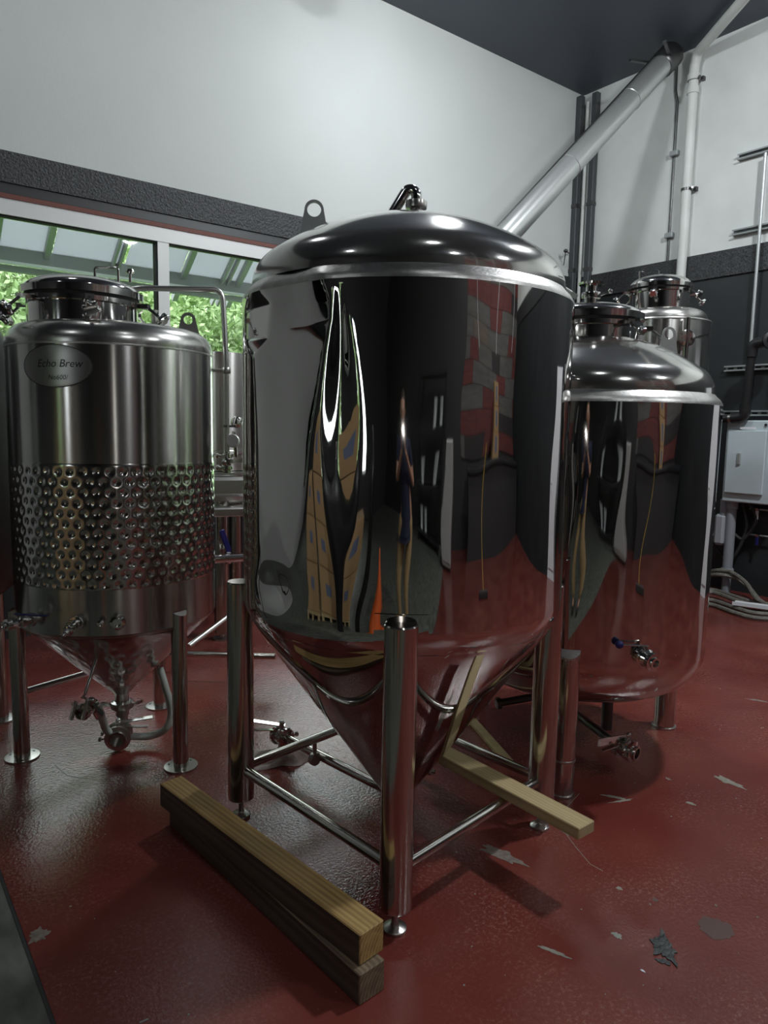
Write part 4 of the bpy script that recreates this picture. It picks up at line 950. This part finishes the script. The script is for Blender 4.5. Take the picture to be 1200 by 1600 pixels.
# ================================================================ HALL BEHIND THE CAMERA (mirrored in the tanks)
gi = 0
for bx, by, rows, ln in ((-2.55, 2.35, 3, .62), (-2.6, 1.62, 4, .66), (-2.5, .90, 2, .62)):
    pl = thing('pallet', 'wooden pallet under the %s stack of cardboard boxes' % ('left', 'tallest', 'lowest')[gi], 'pallet', (bx, by, 0))
    for k in range(5): G().box((bx-.28+k*.14, by, .105), (.09, .70, .02)).build('board', wood_p, pl, 0)
    for k in (-.28, 0, .28): G().box((bx, by+k, .0475), (.64, .08, .095)).build('runner', wood_p, pl, 0)
    for k in range(rows):
        b_ = thing('cardboard_box', 'tan cardboard box, %s in the %s stack behind the camera' % (('bottom one', 'second from the floor', 'third from the floor', 'fourth from the floor')[k], ('left', 'tallest', 'lowest')[gi]), 'box', (bx, by, .115+k*.36), 'cardboard boxes on pallets')
        G().box((bx, by, .115+k*.36+.178), (.56, ln, .352), rz=random.uniform(-.04, .04), bev=.006).build('carton', card, b_, 0)
        G().box((bx+.284, by, .115+k*.36+.19), (.004, ln*.3, .09)).build('printed_label', mat('blue_print', (.12, .15, .24), .6), b_, 0)
    gi += 1
gc = thing('gas_cylinder', 'black gas cylinder standing before the cardboard boxes', 'gas cylinder', (-1.2, 1.36, 0))
G().lathe([(.11, 0), (.115, .01), (.115, 1.12), (.10, 1.22), (.05, 1.30), (.035, 1.33), (.035, 1.38)], (-1.2, 1.36, 0), n=28).build('bottle', mat('cylinder_black', (.01, .01, .011), .35), gc)
G().lathe([(.018, 1.38), (.018, 1.45), (.03, 1.455), (.03, 1.48), (.01, 1.485)], (-1.2, 1.36, 0), n=14).build('valve', polished, gc)
gc2 = copy_tree(gc); gc2.location = (-1.55, .35, 0); gc2['label'] = 'black gas cylinder apart from the boxes, nearer the cone'
cn = thing('traffic_cone', 'orange traffic cone on the concrete floor beside the photographer', 'cone', (-1.25, -.15, 0))
G().lathe([(.13, .02), (.03, .62), (.02, .64)], (-1.25, -.15, 0), n=24).build('cone', orange, cn); G().box((-1.25, -.15, .0125), (.36, .36, .025), bev=.008).build('base', orange, cn, 0)
ctr = thing('bar_counter', 'long dark counter before the coloured plank wall', 'counter', (4.2, -4.9, 0))
G().box((4.2, -4.9, .52), (4.8, .6, 1.04)).build('front', wall_dark, ctr, 0); G().box((4.2, -4.9, 1.07), (4.95, .72, .06), bev=.008).build('worktop', black_gloss, ctr, 0)
for k, (lb, w_) in enumerate((('cardboard box on the bar counter, bottom one of the three', .62), ('cardboard box on the bar counter, middle one of the three', .56), ('cardboard box on the bar counter, top one of the three', .5))):
    b_ = thing('cardboard_box', lb, 'box', (3.9, -4.85, 1.10+k*.33), 'cardboard boxes on the bar counter')
    G().box((3.9, -4.85, 1.10+k*.33+.163), (w_, .42, .322), rz=.05*k, bev=.006).build('carton', card, b_, 0)
    G().box((3.9, -4.637, 1.10+k*.33+.17), (w_*.35, .006, .20), rz=.05*k).build('printed_label', MATS['blue_print'], b_, 0)
rk = thing('shelf_rack', 'black steel shelf rack with white tubs against the back wall', 'shelf', (-1.2, -4.9, 0))
for x in (-2.3, -.1):
    for y in (-5.15, -4.65): G().box((x, y, 1.1), (.05, .05, 2.2)).build('upright', black_pvc, rk, 0)
for z in (.15, .85, 1.5, 2.15): G().box((-1.2, -4.9, z), (2.26, .56, .04)).build('shelf', black_pvc, rk, 0)
pt = None
for i, (x, z, nm) in enumerate([(-1.95, .17, 'bottom shelf, left'), (-1.45, .17, 'bottom shelf, middle'), (-.6, .87, 'second shelf, right'), (-1.8, .87, 'second shelf, left'), (-1.1, 1.52, 'third shelf, middle'), (-.5, 1.52, 'third shelf, right')]):
    if pt is None:
        pt = thing('white_tub', '', 'tub', (0, 0, 0), 'white tubs on the shelf rack'); G().lathe([(.13, 0), (.16, .32), (.165, .325), (.165, .34)], n=24).build('tub_body', paper, pt); G().lathe([(.168, .33), (.168, .355), (.001, .357)], n=24).build('lid', mat('tub_lid', (.5, .5, .52), .5), pt); o = pt
    else: o = copy_tree(pt)
    o.location = (x, -4.9, z+.003); o['label'] = 'white plastic tub on the shelf rack, '+nm
tw = thing('paper_towel_cart', 'white upright refrigerator beside the shelf rack at the back', 'fridge', (.55, -4.3, 0)); tw.name = 'upright_fridge'
fr_m = mat('fridge_enamel', (.45, .45, .44), .4)
G().box((.55, -4.3, .70), (.5, .55, 1.32), bev=.02).build('cabinet', fr_m, tw, 0); G().box((.55, -4.01, .72), (.47, .03, 1.24), bev=.01).build('door', fr_m, tw, 0); G().cyl((.35, -3.98, .7), (.35, -3.98, 1.1), .012).build('door_handle', polished, tw)
for x in (.33, .77): 
    for y in (-4.5, -4.1): G().cyl((x, y, 0), (x, y, .05), .02, 10).build('leg', rubber, tw)
mp = thing('floor_squeegee', 'yellow handled floor squeegee leaning against the dark counter', 'squeegee', (2.75, -2.6, 0))
G().cyl((2.75, -2.6, .05), (2.95, -4.56, 1.30), .014, 10).build('handle', yellow, mp); G().box((2.75, -2.6, .04), (.5, .05, .08), bev=.01).build('blade', rubber, mp, 0)
for i, (x, y) in enumerate(((2.1, -3.0), (3.1, -2.7), (4.0, -2.3))):
    t_ = G().tube([(x, y, 5.19), (x+.02, y, 3.5), (x, y+.01, 2.2)], .012, 8).build('hanging_cord', paper, None); tag(t_, 'white drop cord hanging from the ceiling, %s of the three' % ('leftmost', 'middle', 'rightmost')[i], 'cord', 'drop cords behind the camera')

# ================================================================ PHOTOGRAPHER
bk = Vector((-math.cos(YAW), -math.sin(YAW), 0)); rt_v = Vector((math.sin(YAW), -math.cos(YAW), 0)); PB = bk*.40
def pw_(r_, b_, z): return PB + rt_v*r_ + bk*b_ + Vector((0, 0, z))
def skin_obj(name, nodes, edges, m, parent, sub=2, root=0):
    off = Vector((0, 0, 0)); p = parent
    while p is not None: off += p.location; p = p.parent
    me = bpy.data.meshes.new(name); me.from_pydata([tuple(Vector(n_[0])-off) for n_ in nodes], edges, []); o = bpy.data.objects.new(name, me); COL.objects.link(o); o.parent = parent
    md = o.modifiers.new('skin', 'SKIN'); md.use_smooth_shade = True
    for v_, n_ in zip(me.skin_vertices[0].data, nodes): v_.radius = n_[1] if isinstance(n_[1], tuple) else (n_[1], n_[1]); v_.use_root = False
    me.skin_vertices[0].data[root].use_root = True
    sb = o.modifiers.new('sub', 'SUBSURF'); sb.levels = sub; sb.render_levels = sub
    me.materials.append(m); return o
pe = thing('person', 'person in navy shirt and khaki trousers holding up a phone', 'person', PB)
ph = EYE - cF*.012 - cU*.055     # phone centre
hR = ph + cR*.047 - cF*.010 - cU*.02; hL = ph - cR*.047 - cF*.010 - cU*.02
J = [(pw_(0, 0, .95), .115), (pw_(0, 0, 1.15), .11), (pw_(0, .01, 1.35), .115), (pw_(0, .01, 1.46), .06), (pw_(0, 0, 1.54), .055),
     (pw_(.19, .01, 1.41), .052), (pw_(.25, -.05, 1.16), .042), (hR-cU*.05-cF*.02, .027),
     (pw_(-.19, .01, 1.41), .052), (pw_(-.25, -.05, 1.16), .042), (hL-cU*.05-cF*.02, .027),
     (pw_(.10, 0, .88), .088), (pw_(.11, -.01, .48), .058), (pw_(.12, .02, .09), .036), (pw_(.13, -.14, .035), .034),
     (pw_(-.10, 0, .88), .088), (pw_(-.11, -.01, .48), .058), (pw_(-.12, .02, .09), .036), (pw_(-.13, -.14, .035), .034)]
E_ = [(0, 1), (1, 2), (2, 3), (3, 4), (2, 5), (5, 6), (6, 7), (2, 8), (8, 9), (9, 10), (0, 11), (11, 12), (12, 13), (13, 14), (0, 15), (15, 16), (16, 17), (17, 18)]
skin_obj('body', J, E_, skin_m, pe)
def grow(r, k): return (r[0]+k, r[1]+k) if isinstance(r, tuple) else r+k
sh = [(J[i][0], grow(J[i][1], .014)) for i in (0, 1, 2)]+[(pw_(0, .01, 1.43), .075)]+[(J[5][0], .068), (J[5][0].lerp(J[6][0], .62), .060), (J[8][0], .068), (J[8][0].lerp(J[9][0], .62), .060)]
sh.append((pw_(0, 0, .83), .155)); sh[0] = (sh[0][0], .155); sh[1] = (sh[1][0], .145); sh[2] = (sh[2][0], .140)
skin_obj('shirt', sh, [(0, 1), (1, 2), (2, 3), (2, 4), (4, 5), (2, 6), (6, 7), (0, 8)], navy, pe)
tr = [(pw_(0, 0, .97), .125), (J[11][0], .102), (J[12][0], .074), (pw_(.12, .02, .10), .060), (J[15][0], .102), (J[16][0], .074), (pw_(-.12, .02, .10), .060)]
skin_obj('trousers', tr, [(0, 1), (1, 2), (2, 3), (0, 4), (4, 5), (5, 6)], khaki, pe)
for s in (1, -1): skin_obj('shoe', [(pw_(.12*s, .05, .05), .046), (pw_(.125*s, -.06, .045), .045), (pw_(.13*s, -.17, .036), .036)], [(0, 1), (1, 2)], shoe_m, pe)
hc = pw_(0, -.02, 1.64)
g = G(); n = 28; vs = []
for j in range(19):
    b = PI*j/18; zz = math.cos(b); rr = math.sin(b)
    for i in range(n):
        a = 2*PI*i/n; rx = .076*rr*(1-.18*max(0, -zz)); ry = .098*rr*(1-.10*max(0, -zz)); fr_ = math.cos(a)
        bulge = .020*math.exp(-((a if a < PI else a-2*PI)/.22)**2-((zz+.12)/.16)**2)+.006*math.exp(-((a if a < PI else a-2*PI)/.4)**2-((zz+.52)/.08)**2)
        p = hc - bk*(ry*math.cos(a)+bulge) + rt_v*(rx*math.sin(a)) + Vector((0, 0, .118*zz)); vs.append(p)
g.add(vs, [(j*n+i, (j+1)*n+i, (j+1)*n+(i+1) % n, j*n+(i+1) % n) for j in range(18) for i in range(n)]); hd = g.build('head', skin_m, pe, 180)
for s in (1, -1):
    G().ball(hc-bk*.083+rt_v*.031*s+Vector((0, 0, .005)), .012, 10).build('eye', paper, hd); G().ball(hc-bk*.093+rt_v*.031*s+Vector((0, 0, .005)), .005, 8).build('iris', ink, hd)
    G().ball(hc+rt_v*.078*s+bk*.01+Vector((0, 0, -.012)), .03, 10, (.45, .6, 1)).build('ear', skin_m, hd)
G().tube([hc-bk*.086+rt_v*.022+Vector((0, 0, -.062)), hc-bk*.093+Vector((0, 0, -.060)), hc-bk*.086-rt_v*.022+Vector((0, 0, -.062))], .005, 8).build('mouth', mat('lip', (.30, .10, .08), .5), hd)
g = G(); vs = []
for j in range(9):
    b = PI*.56*j/8
    for i in range(n):
        a = 2*PI*i/n; lim = 1 if math.cos(a) < .3 else .62; bb_ = b*lim
        vs.append(hc+bk*.010 - bk*(.106*math.sin(bb_)*math.cos(a)) + rt_v*(.084*math.sin(bb_)*math.sin(a)) + Vector((0, 0, .128*math.cos(bb_))))
g.add(vs, [(j*n+i, (j+1)*n+i, (j+1)*n+(i+1) % n, j*n+(i+1) % n) for j in range(8) for i in range(n)]); g.build('hair', hair_m, pe, 180)
for s, h_ in ((1, hR), (-1, hL)):
    ww = h_-cU*.05-cF*.02
    nodes = [(ww, .024), (h_-cF*.014-cU*.01, (.026, .015))]; ed = [(0, 1)]
    for k, (up_, ln_) in enumerate(((.020, 1.), (.006, 1.08), (-.010, 1.0), (-.024, .82))):
        b0 = h_-cF*.012+cU*up_; b1 = ph+cR*s*.0455-cF*.002+cU*(up_+.004); b2 = ph+cR*s*(.040-.008*ln_)+cF*-.001*0+cU*(up_+.006)-cF*.014
        b1 = ph+cR*s*.050-cF*.004+cU*(up_+.004); b2 = ph+cR*s*(.050-.022*ln_)-cF*.024+cU*(up_+.008)
        i0 = len(nodes); nodes += [(b0+cR*s*.004, .0085), (b1-cF*.004, .008), (b2-cF*.002, .007)]; ed += [(1, i0), (i0, i0+1), (i0+1, i0+2)]
    i0 = len(nodes); nodes += [(h_-cF*.028+cU*.012-cR*s*.012, .0095), (ph+cR*s*.022-cF*.026+cU*.035, .008)]; ed += [(1, i0), (i0, i0+1)]
    skin_obj('hand', nodes, ed, skin_m, pe, 1)
po = thing('phone', 'dark phone held upright by the photographer', 'phone', ph)
Rm = Matrix((cR, cF, cU)).transposed()
G().box(ph, (.074, .008, .158), rot=Rm, bev=.002).build('case', mat('phone_black', (.012, .012, .014), .2), po, 0)
G().box(ph-cF*.0045, (.068, .001, .148), rot=Rm).build('screen', mat('phone_screen', (.02, .02, .025), .1), po, 0)
G().cyl(ph+cF*.004+cU*.055, ph+cF*.0055+cU*.055, .007, 14).build('camera_lens', ink, po)
fl_p = ph+cF*.0042+cU*.055+cR*.018
G().cyl(fl_p, fl_p+cF*.001, .004, 12).build('flash_led', mat('flash_glow', (1, 1, 1), .5, emit=((1, .97, .92), 60.0)), po)
ld = bpy.data.lights.new('phone_flash', 'POINT'); ld.energy = FLASH_W; ld.shadow_soft_size = .004; ld.color = (1, .97, .93); lo = bpy.data.objects.new('phone_flash', ld); COL.objects.link(lo); lo.location = fl_p+cF*.008
